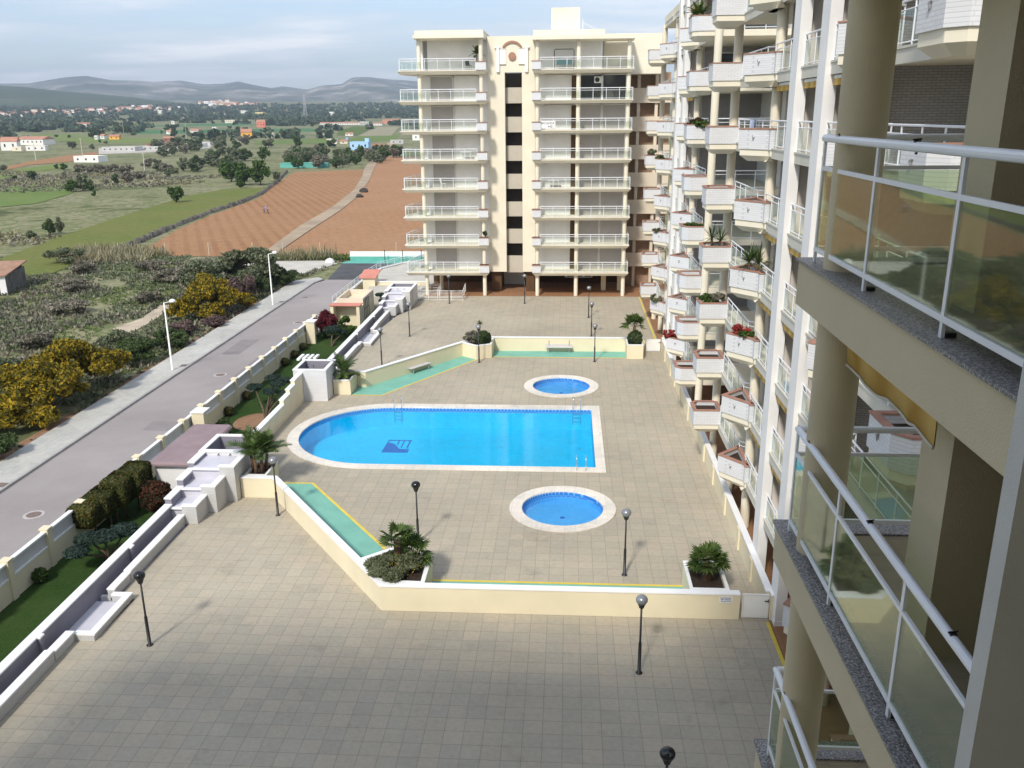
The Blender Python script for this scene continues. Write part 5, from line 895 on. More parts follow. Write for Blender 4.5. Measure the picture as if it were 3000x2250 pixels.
def shrub(name,x,y,z,w,h,label,cat,n,size,mat,seed,group=None,cl=16,**k):
    q=random.Random(seed); bl=clumps(q,cl,(0,0,h*.5),(w*.36,w*.36,h*.34),(.28,.5)); bl=[(a,b,max(c,f*.7),d,e,f) for a,b,c,d,e,f in bl]
    return plant(name,(x,y,z),label,cat,bl,n,size,mat,seed,limbs(q,bl,(0,0,h*.22),max(.03,h*.03)),group,**k)
# mimosas beside the pavement: cascading yellow clumps
def mimosa(x,y,lobes,label,n,seed):
    q=random.Random(seed); bl=[]
    for lx,ly,lz,r_ in lobes:
        for i in range(30):
            d=rdir(q); d.z=abs(d.z)*1.0-.35; k=q.uniform(.6,1.0); s=q.uniform(.18,.36)*r_
            bl.append((lx+d.x*r_*k,ly+d.y*r_*k,max(.3,lz+d.z*r_*.85*k),s*1.15,s*1.15,s*.75))
    return plant('mimosa_bush',(x,y,-1.42),label,'mimosa bush',bl,n,.13,'lf_mimosa',seed,limbs(q,[(a,b,c*.8) for a,b,c,_ in lobes],(0,0,.5),.12),'yellow mimosa bushes by the pavement',shell=.55,asp=2.4,droop=.5)
mimosa(-35.2,55.0,[(0,-.5,2.1,2.3),(-.4,3.5,2.5,2.5),(.6,6.4,1.7,1.6),(-1.3,-3.5,1.2,1.8),(1.0,-3.2,.8,1.1),(-2.3,1.0,2.2,2.0)],'large sprawling yellow mimosa bush nearest the camera on the left',46000,21)
mimosa(-36.3,84.4,[(0,.4,2.2,2.4),(-.6,2.6,2.8,1.8),(1.7,2.2,1.6,1.6),(-1.7,-1.1,1.3,1.5),(1.1,-1.6,1.1,1.2)],'round yellow mimosa bush beyond the nearer street lamp',26000,22)
shrub('mimosa_bush',-33.9,89.0,-1.42,2.2,1.9,'small yellow mimosa bush at the right of the round one','mimosa bush',4000,.13,'lf_mimosa',23,'yellow mimosa bushes by the pavement',asp=2.2,droop=.4)
shrub('bare_shrub',-35.4,92.2,-1.42,4.2,3.4,'purple brown twiggy shrub right of the round mimosa','shrub',6000,.12,'lf_purple',24,asp=2.5)
shrub('bare_shrub',-33.9,80.3,-1.42,3.0,1.3,'low purple twiggy shrub at the foot of the round mimosa','shrub',4000,.1,'lf_purple',25,asp=2.5)
shrub('bare_shrub',-35.6,77.2,-1.42,3.4,1.4,'low mauve shrub left at the foot of the round mimosa','shrub',3000,.1,'lf_purple',35,asp=2.5)
shrub('olive_tree',-37.5,99.5,-1.42,8.4,5.2,'wide dark grey-green olive tree behind the far street lamp','olive tree',14000,.20,'lf_olive',26,cl=26,asp=2.)
shrub('olive_tree',-41.5,97.0,-1.42,6.0,4.6,'grey-green olive tree left of the wide dark one','olive tree',9000,.20,'lf_olive',27,cl=20,asp=2.)
shrub('green_bush',-34.2,101.5,-1.42,4.4,2.5,'dense green bush at the head of the pavement','bush',7000,.14,'lf_dark',28)
shrub('green_bush',-35.2,96.0,-1.42,4.0,2.6,'dark green bush at the foot of the wide olive tree','bush',6000,.14,'lf_dark',29)
shrub('green_bush',-35.4,67.2,-1.42,4.6,2.6,'dark green bush behind the nearer street lamp','bush',9000,.13,'lf_dark',30)
shrub('green_bush',-34.6,72.5,-1.42,3.6,2.0,'green bush between the nearer street lamp and the round mimosa','bush',6000,.13,'lf_dark',31)
shrub('green_bush',-38.4,70.5,-1.42,4.4,2.2,'grey-green bush behind the two green ones','bush',6000,.13,'lf_olive',32)
shrub('green_bush',-34.6,46.0,-1.42,4.4,2.2,'dark bush at the left edge beside the pavement','bush',8000,.12,'lf_dark',33)
shrub('green_bush',-36.5,41.0,-1.42,4.0,1.8,'dark low bush in the lower left corner of the scrub','bush',6000,.12,'lf_dark',34)
shrub('green_bush',-40.5,58,-1.42,5.0,2.4,'grey-green bush behind the large mimosa','bush',7000,.13,'lf_olive',36)
shrub('green_bush',-39.5,49,-1.42,5.0,2.0,'olive-coloured bush left of the large mimosa','bush',6000,.13,'lf_olive',37)
for i,(x,y,w,h,mt) in enumerate(((-47,72,4,1.5,'lf_grey'),(-52,86,5,1.6,'lf_grey'),(-56,70,5,1.7,'lf_grey'),(-44,63,4,1.6,'lf_olive'),(-49,104,5,1.8,'lf_grey'),(-58,98,5,1.6,'lf_grey'),(-46,112,5,1.8,'lf_olive'),(-55,112,5,1.5,'lf_grey'),(-63,110,5,1.8,'lf_grey'),(-68,84,4,1.5,'lf_grey'),(-60,84,4,1.4,'lf_olive'),(-50,56,5,1.8,'lf_grey'),(-40,104,5,2.2,'lf_grey'),(-46,92,4,1.5,'lf_grey'),(-70,118,6,2.4,'lf_olive'),(-74,108,5,2.,'lf_grey'))):
    shrub('bare_shrub',x,y,-1.42,w,h,'low grey-brown shrub among the rough scrub left of the street','shrub',2600,.15,mt,50+i,'low shrubs scattered over the rough scrub',asp=2.2)
# scrub, grass and reeds: nobody could count them
def tuftfield(name,mat,n,area,size,hmax,seed,avoid=(),asp=3.,dens=None):
    q=random.Random(seed); b=MB(); import mathutils.noise as mn; c=0; tries=0
    while c<n and tries<n*12:
        tries+=1; x=q.uniform(area[0],area[1]); y=q.uniform(area[2],area[3])
        if not inside((x,y),area[4]) or any(inside((x,y),a) for a in avoid): continue
        if dens and mn.noise(Vector((x/dens[0],y/dens[0],seed)))<dens[1]: continue
        z=hgt(x,y)+.02; c+=1; hh=hmax*q.uniform(.35,1.)
        for i in range(5):
            d=rdir(q); d.z=abs(d.z)+.5; d.normalize(); u=Vector((d.y,-d.x,0)); u=u.normalized() if u.length>.01 else Vector((1,0,0)); s=size*q.uniform(.6,1.3)
            p=Vector((x+q.uniform(-.5,.5)*hmax,y+q.uniform(-.5,.5)*hmax,z)); t=p+d*hh*q.uniform(.6,1.2)
            b.add([p-u*s*.3,p+u*s*.3,(p+t)/2+u*s*.5,t,(p+t)/2-u*s*.5],[(0,1,2,3,4)])
    return struct(name,b,mat,'stuff')
scr=[(-33.4,30),(-33.6,103),(-31,119),(-28,124),(-70,128),(-82,124),(-95,108),(-80,70),(-62,40),(-45,22)]
AV=[[tuple(p) for p in FIELDS[0][1]],[tuple(p) for p in FIELDS[1][1]],[tuple(p) for p in FIELDS[2][1]],[tuple(p) for p in FIELDS[3][1]],[(-43.6,79.2),(-41.0,77.6),(-41.2,83.5),(-42.6,90.5),(-43.9,90.2),(-42.9,84)],[(-50,112),(-34,109.5),(-31.4,117.6),(-34,120),(-50,119)],[(-31.2,105),(-4,105),(-4,121),(-31.2,121)]]
ar=(-96,-26,20,128,scr)
tuftfield('scrub','lf_grey',6500,ar,.22,.55,1,AV,dens=(9,-.05))
tuftfield('scrub','lf_olive',8000,ar,.20,.5,2,AV,dens=(7,-.02))
tuftfield('grass','lf_grass',9000,ar,.10,.35,3,AV,dens=(11,.0))
far=[(-60,128),(-70,130),(-82,137),(-118,150),(-190,260),(-300,420),(-240,480),(-130,330),(-110,270),(-180,205),(-150,165)]
tuftfield('scrub','lf_grey',2600,(-300,-60,126,480,[(-75,140),(-95,150),(-150,172),(-175,215),(-112,262),(-118,300),(-170,330),(-260,330),(-260,250),(-160,160),(-95,128)]),.5,1.1,5,AV,dens=(24,-.1))
tuftfield('scrub','lf_reed',2600,(-300,-60,126,480,[(-75,140),(-95,150),(-150,172),(-175,215),(-112,262),(-118,300),(-170,330),(-260,330),(-260,250),(-160,160),(-95,128)]),.45,.9,6,AV,dens=(20,.02))
tuftfield('reeds','lf_reed',900,(-76,-58,116,132,[(-60,119),(-59,126),(-66,131),(-75,131),(-74,122),(-68,117)]),.11,1.7,7)
tuftfield('reeds','lf_reed',200,(-41,-33,119,127,[(-41,120),(-33,121),(-34,124.5),(-40,125)]),.10,2.2,8)
tuftfield('grass','lf_grass',2500,(-46,0,119,129,[(-46,120),(-32,121),(-5,121),(-5,125),(-46,128)]),.16,.8,9,AV[:3])
# fence stakes at the field edge
for i,x in enumerate((-66,-59,-52.5,-46,-41.5,-36,-24.8,-19.5,-14)):
    b=MB(); y=126.2+.02*x; b.tube((x,y,-1.5),(x+.03,y,.45),.045,6); single('fence_stake',b,'slabedge',(x,y,-1.45),'thin pale stake along the near edge of the ploughed field','stake','pale stakes along the field edge')
# dry stone wall along the ploughed field
st=MB(); q=random.Random(3)
pts=[Vector(p) for p in STONE]
for a,b_ in zip(pts,pts[1:]):
    L_=(b_-a).length; k=max(1,int(L_/1.1))
    for i in range(k):
        p=a.lerp(b_,(i+.5)/k); w=q.uniform(.4,.75); hh=q.uniform(.45,.95); ang=q.random()*3; z=hgt(p.x,p.y)
        st.prism([(p.x+w*math.cos(ang+t),p.y+w*math.sin(ang+t)) for t in (0,1.3,2.3,3.5,4.8)],z-.1,z+hh,[(p.x+.6*w*math.cos(ang+t),p.y+.6*w*math.sin(ang+t)) for t in (0,1.3,2.3,3.5,4.8)])
single('dry_stone_wall',st,'stone',(pts[3].x,pts[3].y,-1.45),'rough dark dry stone wall between the green strip and the ploughed field','wall')
def rock(x,y,s,mat,label):
    q=random.Random(int(x*7)); b=MB(); n=9; z=hgt(x,y); prof=[(s,0),(s*1.1,.3*s),(s*.8,.8*s),(s*.3,1.05*s)]
    for i,(r_,h_) in enumerate(prof):
        for k in range(n): t=2*math.pi*k/n; rr=r_*q.uniform(.8,1.2); b.v.append((x+rr*math.cos(t),y+rr*math.sin(t),z+h_*q.uniform(.85,1.1)))
    for i in range(3):
        for k in range(n): b.f.append((i*n+k,i*n+(k+1)%n,(i+1)*n+(k+1)%n,(i+1)*n+k))
    b.f.append(tuple(range(3*n,4*n))); single('boulder',b,mat,(x,y,z),label,'boulder')
rock(-54,233.5,1.1,'rock','upper dark boulder beside the dirt track'); rock(-51.7,218.6,.9,'rock','lower dark boulder beside the dirt track'); rock(-32.8,118.6,.6,'whiterock','large white boulder at the road end'); rock(-30.8,122.5,.4,'whiterock','small white boulder behind the large one')
# ---------------------------------------------------------------- garden plants
def hedge():
    q=random.Random(6); loc=(-22.2,38.9,-1.4); o=empty('clipped_hedge',loc,'dark clipped hedge on bare stems, stepped in two heights beside the lawn','hedge'); b=MB()
    def boxleaves(c,h,n):
        for i in range(n):
            f=q.randrange(6); p=[q.uniform(-1,1) for _ in range(3)]; p[f//2]=(1 if f%2 else -1)*q.uniform(.86,1.03)
            ln=(abs(p[0])**8+abs(p[1])**8+abs(p[2])**8)**.125; p=[t/max(1,ln) for t in p]
            v=Vector((c[0]+p[0]*h[0],c[1]+p[1]*h[1],c[2]+p[2]*h[2])); nn=(Vector(p)+rdir(q)*.9).normalized(); u=nn.cross(rdir(q)).normalized(); w=nn.cross(u); s=.045*q.uniform(.7,1.4)
            b.add([v-u*s*1.5,v+w*s,v+u*s*1.5,v-w*s],[(0,1,2,3)])
    boxleaves((-22.95,37.0,-.15),(.62,.8,.52),6000); boxleaves((-22.7,38.0,-.02),(.62,.8,.58),6000); boxleaves((-22.35,39.1,.2),(.62,.85,.68),7000); boxleaves((-22.05,40.1,.32),(.62,.8,.7),7000); part('foliage',b,'lf_hedge',o)
    c=MB()
    c.prism([(-23.4,36.4),(-22.5,36.4),(-22.2,38.6),(-23.1,38.6)],-.55,.3); c.prism([(-22.8,38.5),(-21.9,38.5),(-21.6,40.6),(-22.5,40.6)],-.35,.8); part('inner_foliage',c,'lf_dark',o)
    t=MB()
    for x,y in ((-22.7,37),(-22.4,37.9),(-22.2,39.1),(-22,40),(-22.4,38.5)): t.path([(x,y,-1.42),(x+.06,y,-1),(x-.03,y+.05,-.5)],[.06,.05,.04],6)
    part('trunk',t,'bark',o,True)
hedge()
def ball(x,y,z,r_,label,mat,n,seed,size=.06,cat='ball shrub',group=None,ht=None):
    return plant('ball_shrub',(x,y,z),label,cat,[(0,0,(ht or r_),r_,r_,r_)],n,size,mat,seed,[([(0,0,0),(0,0,r_)],[.05,.04])],group,shell=.82)
ball(-20.75,39.55,-1.4,.78,'round clipped shrub with red-tipped leaves before the mauve-roofed shed','lf_photinia',7000,61,.06,ht=1.0)
for i,(x,y) in enumerate(((-22.85,32.66),(-22.8,54.7),(-22.8,58.2),(-22.8,67.1),(-22.75,69.5),(-22.75,72),(-22.6,78.1))):
    ball(x,y,-1.4,.33,['small yellow-green ball shrub by the street wall at lower left','small ball shrub by the street wall right behind the mauve shed','small ball shrub by the street wall, second behind the mauve shed','small ball shrub by the street wall level with the shower hut','small ball shrub by the street wall, middle of the farther three','small ball shrub by the street wall just before the twin pier','small ball shrub by the street wall just behind the twin pier'][i],'lf_hedge' if i else 'lf_green',1500,70+i,.05,group='small ball shrubs along the street wall')
def cloudpine(x,y,pads,label,seed,lean=(.4,.3)):
    q=random.Random(seed); o=empty('cloud_pine',(x,y,-1.4),label,'cloud-pruned pine','cloud-pruned pines on the lawn'); t=MB(); b=MB()
    for px,py,pz,r_ in pads:
        leaves(b,[(px,py,pz,r_,r_,r_*.36)],int(3000*r_),.06,q,shell=.7,flat=.8,asp=2.)
        t.path([(x,y,-1.42),(x+(px-x)*.25,y+(py-y)*.25,-1.4+(pz+1.4)*.4),(x+(px-x)*.7,y+(py-y)*.7,pz-.35),(px,py,pz-.05)],[.085,.07,.045,.03],7)
    part('foliage',b,'lf_pine',o); part('trunk',t,'bark',o,True)
cloudpine(-20.75,34.6,[(-20.5,35.7,-.35,.66),(-21.55,33.5,-.35,.55),(-20.75,34.4,-.05,.62),(-21.6,34.5,-.2,.6)],'cloud-pruned pine on the near lawn beside the cascade wall',81)
cloudpine(-20.0,54.0,[(-21.5,56.4,.15,.55),(-20.9,58.6,.15,.6),(-20.0,58.2,.1,.55),(-19.95,55.2,.25,.55),(-19.0,55.2,.1,.5),(-19.9,56.6,.35,.55)],'tall cloud-pruned pine rising from the bare soil bed by the pool wall',82)
cloudpine(-20.6,73.2,[(-20.9,75.0,-.25,.85),(-20.1,75.3,-.5,.5)],'cloud-pruned pine in front of the crimson bush',83)
cloudpine(-18.9,87.2,[(-19.2,87.6,.4,.5),(-18.8,87.0,-.1,.45),(-18.5,86.5,.1,.35)],'small cloud-pruned pine behind the top of the far cascade',84)
shrub('red_bush',-22.2,78.0,-1.4,2.3,2.5,'crimson-leaved bush at the end of the street wall','bush',7000,.08,'lf_red',85,cl=22)
shrub('green_bush',-20.3,77.2,-1.4,2.3,2.0,'bright green bush right of the crimson one','bush',6000,.09,'lf_green',86)
shrub('green_bush',-21.7,76.6,-1.4,1.6,.9,'low dark bush at the foot of the crimson one','bush',3000,.07,'lf_dark',87)
shrub('young_shrub',-21.7,51.2,-1.4,1.2,1.3,'loose young shrub on the lawn behind the mauve shed','shrub',900,.08,'lf_dark',88)
ball(-19.2,85.3,-1.4,.35,'dark ball shrub beside the top of the far cascade','lf_dark',1200,89,.05)
# palms
def frond(mb,base,az,el,L_,droop,q,n=13,wd=.28,lw=.06):
    d=Vector((math.cos(az)*math.cos(el),math.sin(az)*math.cos(el),math.sin(el))); p=Vector(base); st=L_/n; side=Vector((-math.sin(az),math.cos(az),0)); prev=p.copy()
    for i in range(n):
        d=(d+Vector((0,0,-droop/n))).normalized(); nx=p+d*st; t=(i+1)/n
        up=side.cross(d)
        mb.add([p-side*.012,p+side*.012,nx+side*.012,nx-side*.012],[(0,1,2,3)])
        if i>1:
            l=wd*math.sin(math.pi*min(1,.12+t*.88))**.6
            for s in (-1,1):
                e=nx+side*s*l*q.uniform(.8,1.1)+d*l*.7-up*l*.15-Vector((0,0,.12*l)); mb.add([nx-d*lw,nx+d*lw,e],[(0,1,2)])
        p=nx
def fan(mb,base,az,el,stem,r_,q,n=15):
    d=Vector((math.cos(az)*math.cos(el),math.sin(az)*math.cos(el),math.sin(el))); b=Vector(base); c=b+d*stem; side=Vector((-math.sin(az),math.cos(az),0)); up=side.cross(d)
    mb.add([b-side*.015,b+side*.015,c+side*.015,c-side*.015],[(0,1,2,3)])
    for i in range(n):
        t=R(-115+230*i/(n-1)); v=(d*math.cos(t)+side*math.sin(t)).normalized(); e=c+v*r_*q.uniform(.85,1.1)-Vector((0,0,.22*r_*(1-math.cos(t)*.5)))+up*.05*q.uniform(-1,1); w=v.cross(up).normalized()*r_*.085
        mb.add([c,c+v*r_*.55+w,e,c+v*r_*.55-w],[(0,1,2,3)])
def palm(name,loc,label,kind,seed,ht,nf,L_,cat='palm',trunks=((0,0),),wide=.28,r0=.13):
    q=random.Random(seed); o=empty(name,loc,label,cat); b=MB(); t=MB()
    for tx,ty in trunks:
        h_=ht*q.uniform(.8,1.1); top=(loc[0]+tx*1.3,loc[1]+ty*1.3,loc[2]+h_)
        t.path([(loc[0]+tx,loc[1]+ty,loc[2]-.1),(loc[0]+tx*1.1,loc[1]+ty*1.1,loc[2]+h_*.5),top],[r0*1.15,r0,r0*.9],9)
        for i in range(nf//len(trunks)):
            az=i*2.399+q.random()*.4; el=R(q.uniform(15,85)) if kind=='frond' else R(q.uniform(40,88)) if kind=='upfrond' else R(q.uniform(-20,80))
            if 'frond' in kind: frond(b,top,az,el,L_*q.uniform(.75,1.1),q.uniform(.9,1.6),q,wd=wide)
            elif kind=='fan': fan(b,top,az,el,L_*.5*q.uniform(.8,1.1),L_*.5,q)
            else:
                d=Vector((math.cos(az)*math.cos(el),math.sin(az)*math.cos(el),math.sin(el))); s=d.cross(Vector((0,0,1))); s=s.normalized()*.035 if s.length>.01 else Vector((.035,0,0)); p=Vector(top); e=p+d*L_*q.uniform(.7,1.1); mi=p.lerp(e,.45)
                b.add([p-s*.5,p+s*.5,mi+s,e,mi-s],[(0,1,2,3,4)])
    part('trunk',t,'palmbark',o,True); part('fronds',b,'lf_palm',o); return o
palm('fan_palm',(-6.5,30.3,.9),'fan palm with a short shaggy trunk in the near left planter','fan',91,1.55,13,.95,r0=.15)
palm('fan_palm',(-6.0,30.7,.9),'second, lower dark palm clump beside the fan palm','fan',92,.6,16,1.0,r0=.1)
shrub('flowering_shrub',-6.65,29.95,.85,2.5,.95,'feathery shrub with tiny yellow flowers round the fan palm','shrub',13000,.06,'lf_olive',93,asp=3.2)
fl=MB(); qq=random.Random(5)
for i in range(150): fl_p=Vector((-6.1+qq.gauss(0,.45),29.9+qq.gauss(0,.35),1.35+qq.uniform(-.2,.35))); u=rdir(qq)*.014; v=u.cross(rdir(qq)).normalized()*.014; fl.quad(fl_p,u,v)
fo=[o for o in COL.objects if o.name.startswith('flowering_shrub')][0]; part('flowers',fl,'lf_yellowflower',fo)
palm('cycad',(5.5,30.2,.9),'bushy cycad palm with broad dark fronds in the planter beside the nearest gate','fan',94,.7,30,.95,'cycad',r0=.2)
palm('fan_palm',(5.25,65.9,.95),'small fan palm over a dark bush in the planter by the far gate','fan',95,1.35,18,1.25)
ball(5.3,65.7,.9,.58,'dark round bush under the small fan palm by the far gate','lf_dark',3500,96,.06)
ball(-6.4,65.4,.85,.6,'dark clipped dome in the far planter left of the bench','lf_dark',4500,97,.06)
shrub('dry_shrub',-7.1,65.9,.9,2.0,1.1,'pale twiggy shrub behind the dark dome in the far planter','shrub',3000,.07,'lf_grey',98,asp=3)
palm('yucca',(-6.75,66.3,1.0),'spindly yucca sticking up from the far planter','sword',99,1.5,36,.42,'yucca',r0=.05)
palm('date_palm',(-15.4,39.8,.9),'clump of young feathery palms in the planter beside the water tank','upfrond',101,1.0,48,1.35,'palm',((-.3,.15),(.2,0),(.0,-.25),(.3,.3)),.40,.08)
palm('cycad',(-15.0,56.1,.9),'leafy dark cycad in the planter by the shower hut','frond',102,.35,34,1.45,'cycad',((0,0),(-.2,.3)),.33,.1)
# plants growing in the facade planters
def pz(k): return 2.65+2.8*k+.5
palm('cycad',(7.1,52.0,pz(7)),'cycad with stiff dark fronds in a top-floor planter of the right block','frond',111,.2,26,1.15,'cycad',((0,0),),.2,.1)
palm('yucca',(7.55,36.6,pz(3)),'green yucca in a dark pot, in a mid-height planter of the nearest planter stack','sword',112,.55,80,.95,'yucca',((0,0),(.25,-.2)),.2,.06)
palm('yucca',(7.3,43.8,pz(3)),'dark green yucca in the planter stack one step farther','sword',113,.5,70,.8,'yucca',((.2,0),(-.1,.2)),.2,.06)
shrub('flowering_plant',7.45,36.6,pz(2),1.1,.75,'red-flowered leafy plant in a planter of the nearest stack','plant',1500,.06,'lf_redflower',114)
shrub('flowering_plant',7.6,36.2,pz(2),.9,.6,'green leafy plant beside the red-flowered one','plant',1200,.06,'lf_green',115)
shrub('trailing_plant',7.2,51.6,pz(5),1.5,.65,'rusty red and green plant trailing along an upper planter','plant',1600,.07,'lf_photinia',116)
shrub('trailing_plant',7.3,50.95,pz(5),1.1,.5,'green plant at the right end of the upper planter','plant',900,.07,'lf_green',117)
for i,(y,k) in enumerate(((51.5,3),(51.7,3),)): shrub('trailing_plant',7.0+.5*i,y,pz(k),1.0,.45,'low bright green ground plant filling a middle planter','plant',1000,.05,'lf_green',118+i,'green plants filling the middle planter')
shrub('leafy_plant',7.2,43.8,pz(2),1.2,.6,'low leafy green plant in the second planter stack','plant',1300,.06,'lf_green',121)
shrub('leafy_plant',7.55,43.6,pz(2),.9,.75,'grey twiggy plant beside the low leafy one','plant',700,.06,'lf_grey',122)
shrub('flowering_plant',7.1,58.6,pz(0),1.2,.8,'red-brown flowering plant in a low planter near the far gate','plant',1300,.07,'lf_redflower',123)
shrub('leafy_plant',7.2,70.9,pz(2),1.0,.5,'green plant in a distant planter of the right block','plant',700,.07,'lf_olive',124)
shrub('leafy_plant',7.2,77.5,pz(4),1.0,.9,'tall spiky plant in a distant planter of the right block','plant',700,.08,'lf_olive',125)
shrub('leafy_plant',7.2,71.2,pz(4),.9,.7,'leafy plant with terracotta pot tones in a distant planter','plant',600,.07,'lf_green',126)
shrub('leafy_plant',7.2,70.6,pz(0),1.2,.9,'straggly grey-green plant in a low distant planter','plant',900,.07,'lf_olive',127)
palm('potted_palm',(-8.9,89.8,G[7]+.02),'tall dark potted plant at the right end of the top left balcony','frond',128,1.3,20,1.0,'palm',((0,0),),.25,.06)
shrub('leafy_plant',-8.3,89.0,G[1]+.75,.7,.8,'green plant in a planter box of the left tower','plant',500,.07,'lf_dark',129)
# ---------------------------------------------------------------- background trees, houses, people
TREEMESH={}
def treemesh(kind,seed):
    q=random.Random(seed); bl=clumps(q,15,(0,0,.46),(.34,.34,.30),(.34,.6)); bl=[(a,b_,max(c_,f_*.75),d,e,f_) for a,b_,c_,d,e,f_ in bl]; c=leaves(MB(),bl,1100,.075,q,asp=1.5,shell=.45); mt={'d':'lf_dark','o':'lf_olive','g':'lf_green','y':'lf_grey'}[kind]
    t=MB()
    for p,rr in limbs(q,bl,(0,0,.15),.03,4): t.path(p,rr,5)
    return c.mesh('crown',mt),t.mesh('trunk','bark',smooth=True)
for k in 'dogy': TREEMESH[k]=[treemesh(k,200+i) for i in range(3)]
KN=dict(d=('dark_tree','dark evergreen tree','dark evergreen tree on the plain'),o=('olive_tree','olive tree','grey-green olive tree on the plain'),g=('green_tree','tree','bright green tree on the plain'),y=('grey_shrub','shrub','grey-brown bare shrub tree on the plain'))
def where(x,y):
    r_=math.hypot(x,y)
    return 'beyond the ploughed field, close by' if r_<260 else 'in the middle distance' if r_<520 else 'far out among the small houses'
for i,(x,y,z,w,h,k) in enumerate(TREES):
    nm,cat,lab=KN[k]; cr,tk=rnd.choice(TREEMESH[k]); o=empty(nm,(x,y,z-.1),lab+' '+where(x,y),cat,cat+'s '+where(x,y)); s=Vector((w*1.2,w*1.2,h*1.3))
    for me,n_ in ((cr,'crown'),(tk,'trunk')):
        c=bpy.data.objects.new(n_,me); COL.objects.link(c); c.parent=o
    o.scale=s; o.rotation_euler=(0,0,rnd.random()*6)
# far groves: dark belts that read as one mass
fg=MB(); q=random.Random(9)
import mathutils.noise as mn
cnt=0
while cnt<2600:
    a=q.uniform(-.62,.06); r_=q.uniform(760,2900)**1.0; x,y=r_*math.sin(a),r_*math.cos(a)
    nz=mn.noise(Vector((x/170,y/90,2.)))+.35*mn.noise(Vector((x/40,y/40,7.)))
    lim=.18 if r_<1150 else -.02 if r_<1600 else -.28
    if nz<lim or any(inside((x,y),[tuple(p) for p in F_[1]]) for F_ in FIELDS): continue
    cnt+=1; w=q.uniform(6,15); h=q.uniform(4.5,9); leaves(fg,[(x,y,hgt(x,y)+h*.42,w*.62,w*.62,h*.55)],22,w*.42,q,shell=.55,asp=1.2)
struct('grove',fg,'lf_far','stuff')
def house(x,y,z,w,h,wall,roof,label,idx,grp=None,parts=True):
    q=random.Random(idx); d=max(4.,w*.55) if w<25 else 9.; hx,hy=w/2,d/2
    nm={'f':'flat_roofed_house','t':'house','p':'house'}[roof]; ang=q.uniform(-.25,.25)
    def rot(mb):
        cs,sn=math.cos(ang),math.sin(ang); mb.v=[(x+a*cs-b*sn,y+d/2+a*sn+b*cs,z+c) for a,b,c in mb.v]; return mb
    b=MB(); hw=h if roof=='f' else h*.68; b.box(-hx,hx,-hy,hy,-.6,hw)
    r_=MB(); e=.35
    if roof=='f': r_.ring([(-hx-.05,-hy-.05),(hx+.05,-hy-.05),(hx+.05,hy+.05),(-hx-.05,hy+.05)],[(-hx+.3,-hy+.3),(hx-.3,-hy+.3),(hx-.3,hy-.3),(-hx+.3,hy-.3)],hw+.003,hw+.35)
    else:
        X,Yv=hx+e,hy+e; r_.add([(-X,-Yv,hw-.1),(X,-Yv,hw-.1),(X,Yv,hw-.1),(-X,Yv,hw-.1),(-X+.2,0,h),(X-.2,0,h)],[(0,1,5,4),(2,3,4,5),(1,2,5),(3,0,4),(3,2,1,0)])
    wn=MB(); k=max(1,int(w/3.2))
    for i in range(k):
        cx=-hx+w*(i+.5)/k; wn.box(cx-.45,cx+.45,-hy-.05,-hy-.004,hw*.4,hw*.72)
    if parts:
        o=empty(nm,(x,y,z),label,'house',grp); part('wall',rot(b),'h_'+wall,o); part('roof',rot(r_),'h_'+wall if roof=='f' else 'rooft',o); part('window',rot(wn),'window',o); return o
    b.add(r_.v,r_.f); return single(nm,rot(b),'h_'+wall,(x,y,z),label,'house',grp)
for i,hh in enumerate(HOUSES): 
    x,y,z,w,h,wl,rf_,lab=hh; o=house(x,y,z,w,h,wl,rf_,lab,i)
    if 'sky blue' in lab:
        b=MB(); b.box(x+w*.28,x+w*.5,y+1.5,y+4.5,z+h,z+h*1.5); part('stair_tower',b,'h_b',o)
# town: white walls and terracotta roofs, each house one object
for i,(x,y,z,w,h) in enumerate(TOWN):
    q=random.Random(900+i); wl=q.choice('wwwwcct'); hill=x>-900; b=MB(); d=w*.6; ang=q.uniform(-.4,.4); cs,sn=math.cos(ang),math.sin(ang)
    b.box(-w/2,w/2,-d/2,d/2,-2,h*.7); nf=len(b.f)
    b.add([(-w*.53,-d*.55,h*.7),(w*.53,-d*.55,h*.7),(w*.53,d*.55,h*.7),(-w*.53,d*.55,h*.7),(-w*.5,0,h),(w*.5,0,h)],[(0,1,5,4),(2,3,4,5),(1,2,5),(3,0,4),(3,2,1,0)])
    b.v=[(x+a*cs-c*sn,y+a*sn+c*cs,z+e) for a,c,e in b.v]
    o=single('town_house',b,'h_'+wl,(x,y,z),('small pale house of the white hill town below the mountains' if i>=70 else 'small pale house in the row at the foot of the wooded hill'),'house','houses of the hill town' if i>=70 else 'houses in the far town row')
    o.data.materials.append(m['rooft'])
    for p in list(o.data.polygons)[nf:nf+4]: p.material_index=1 if q.random()<.75 else 0
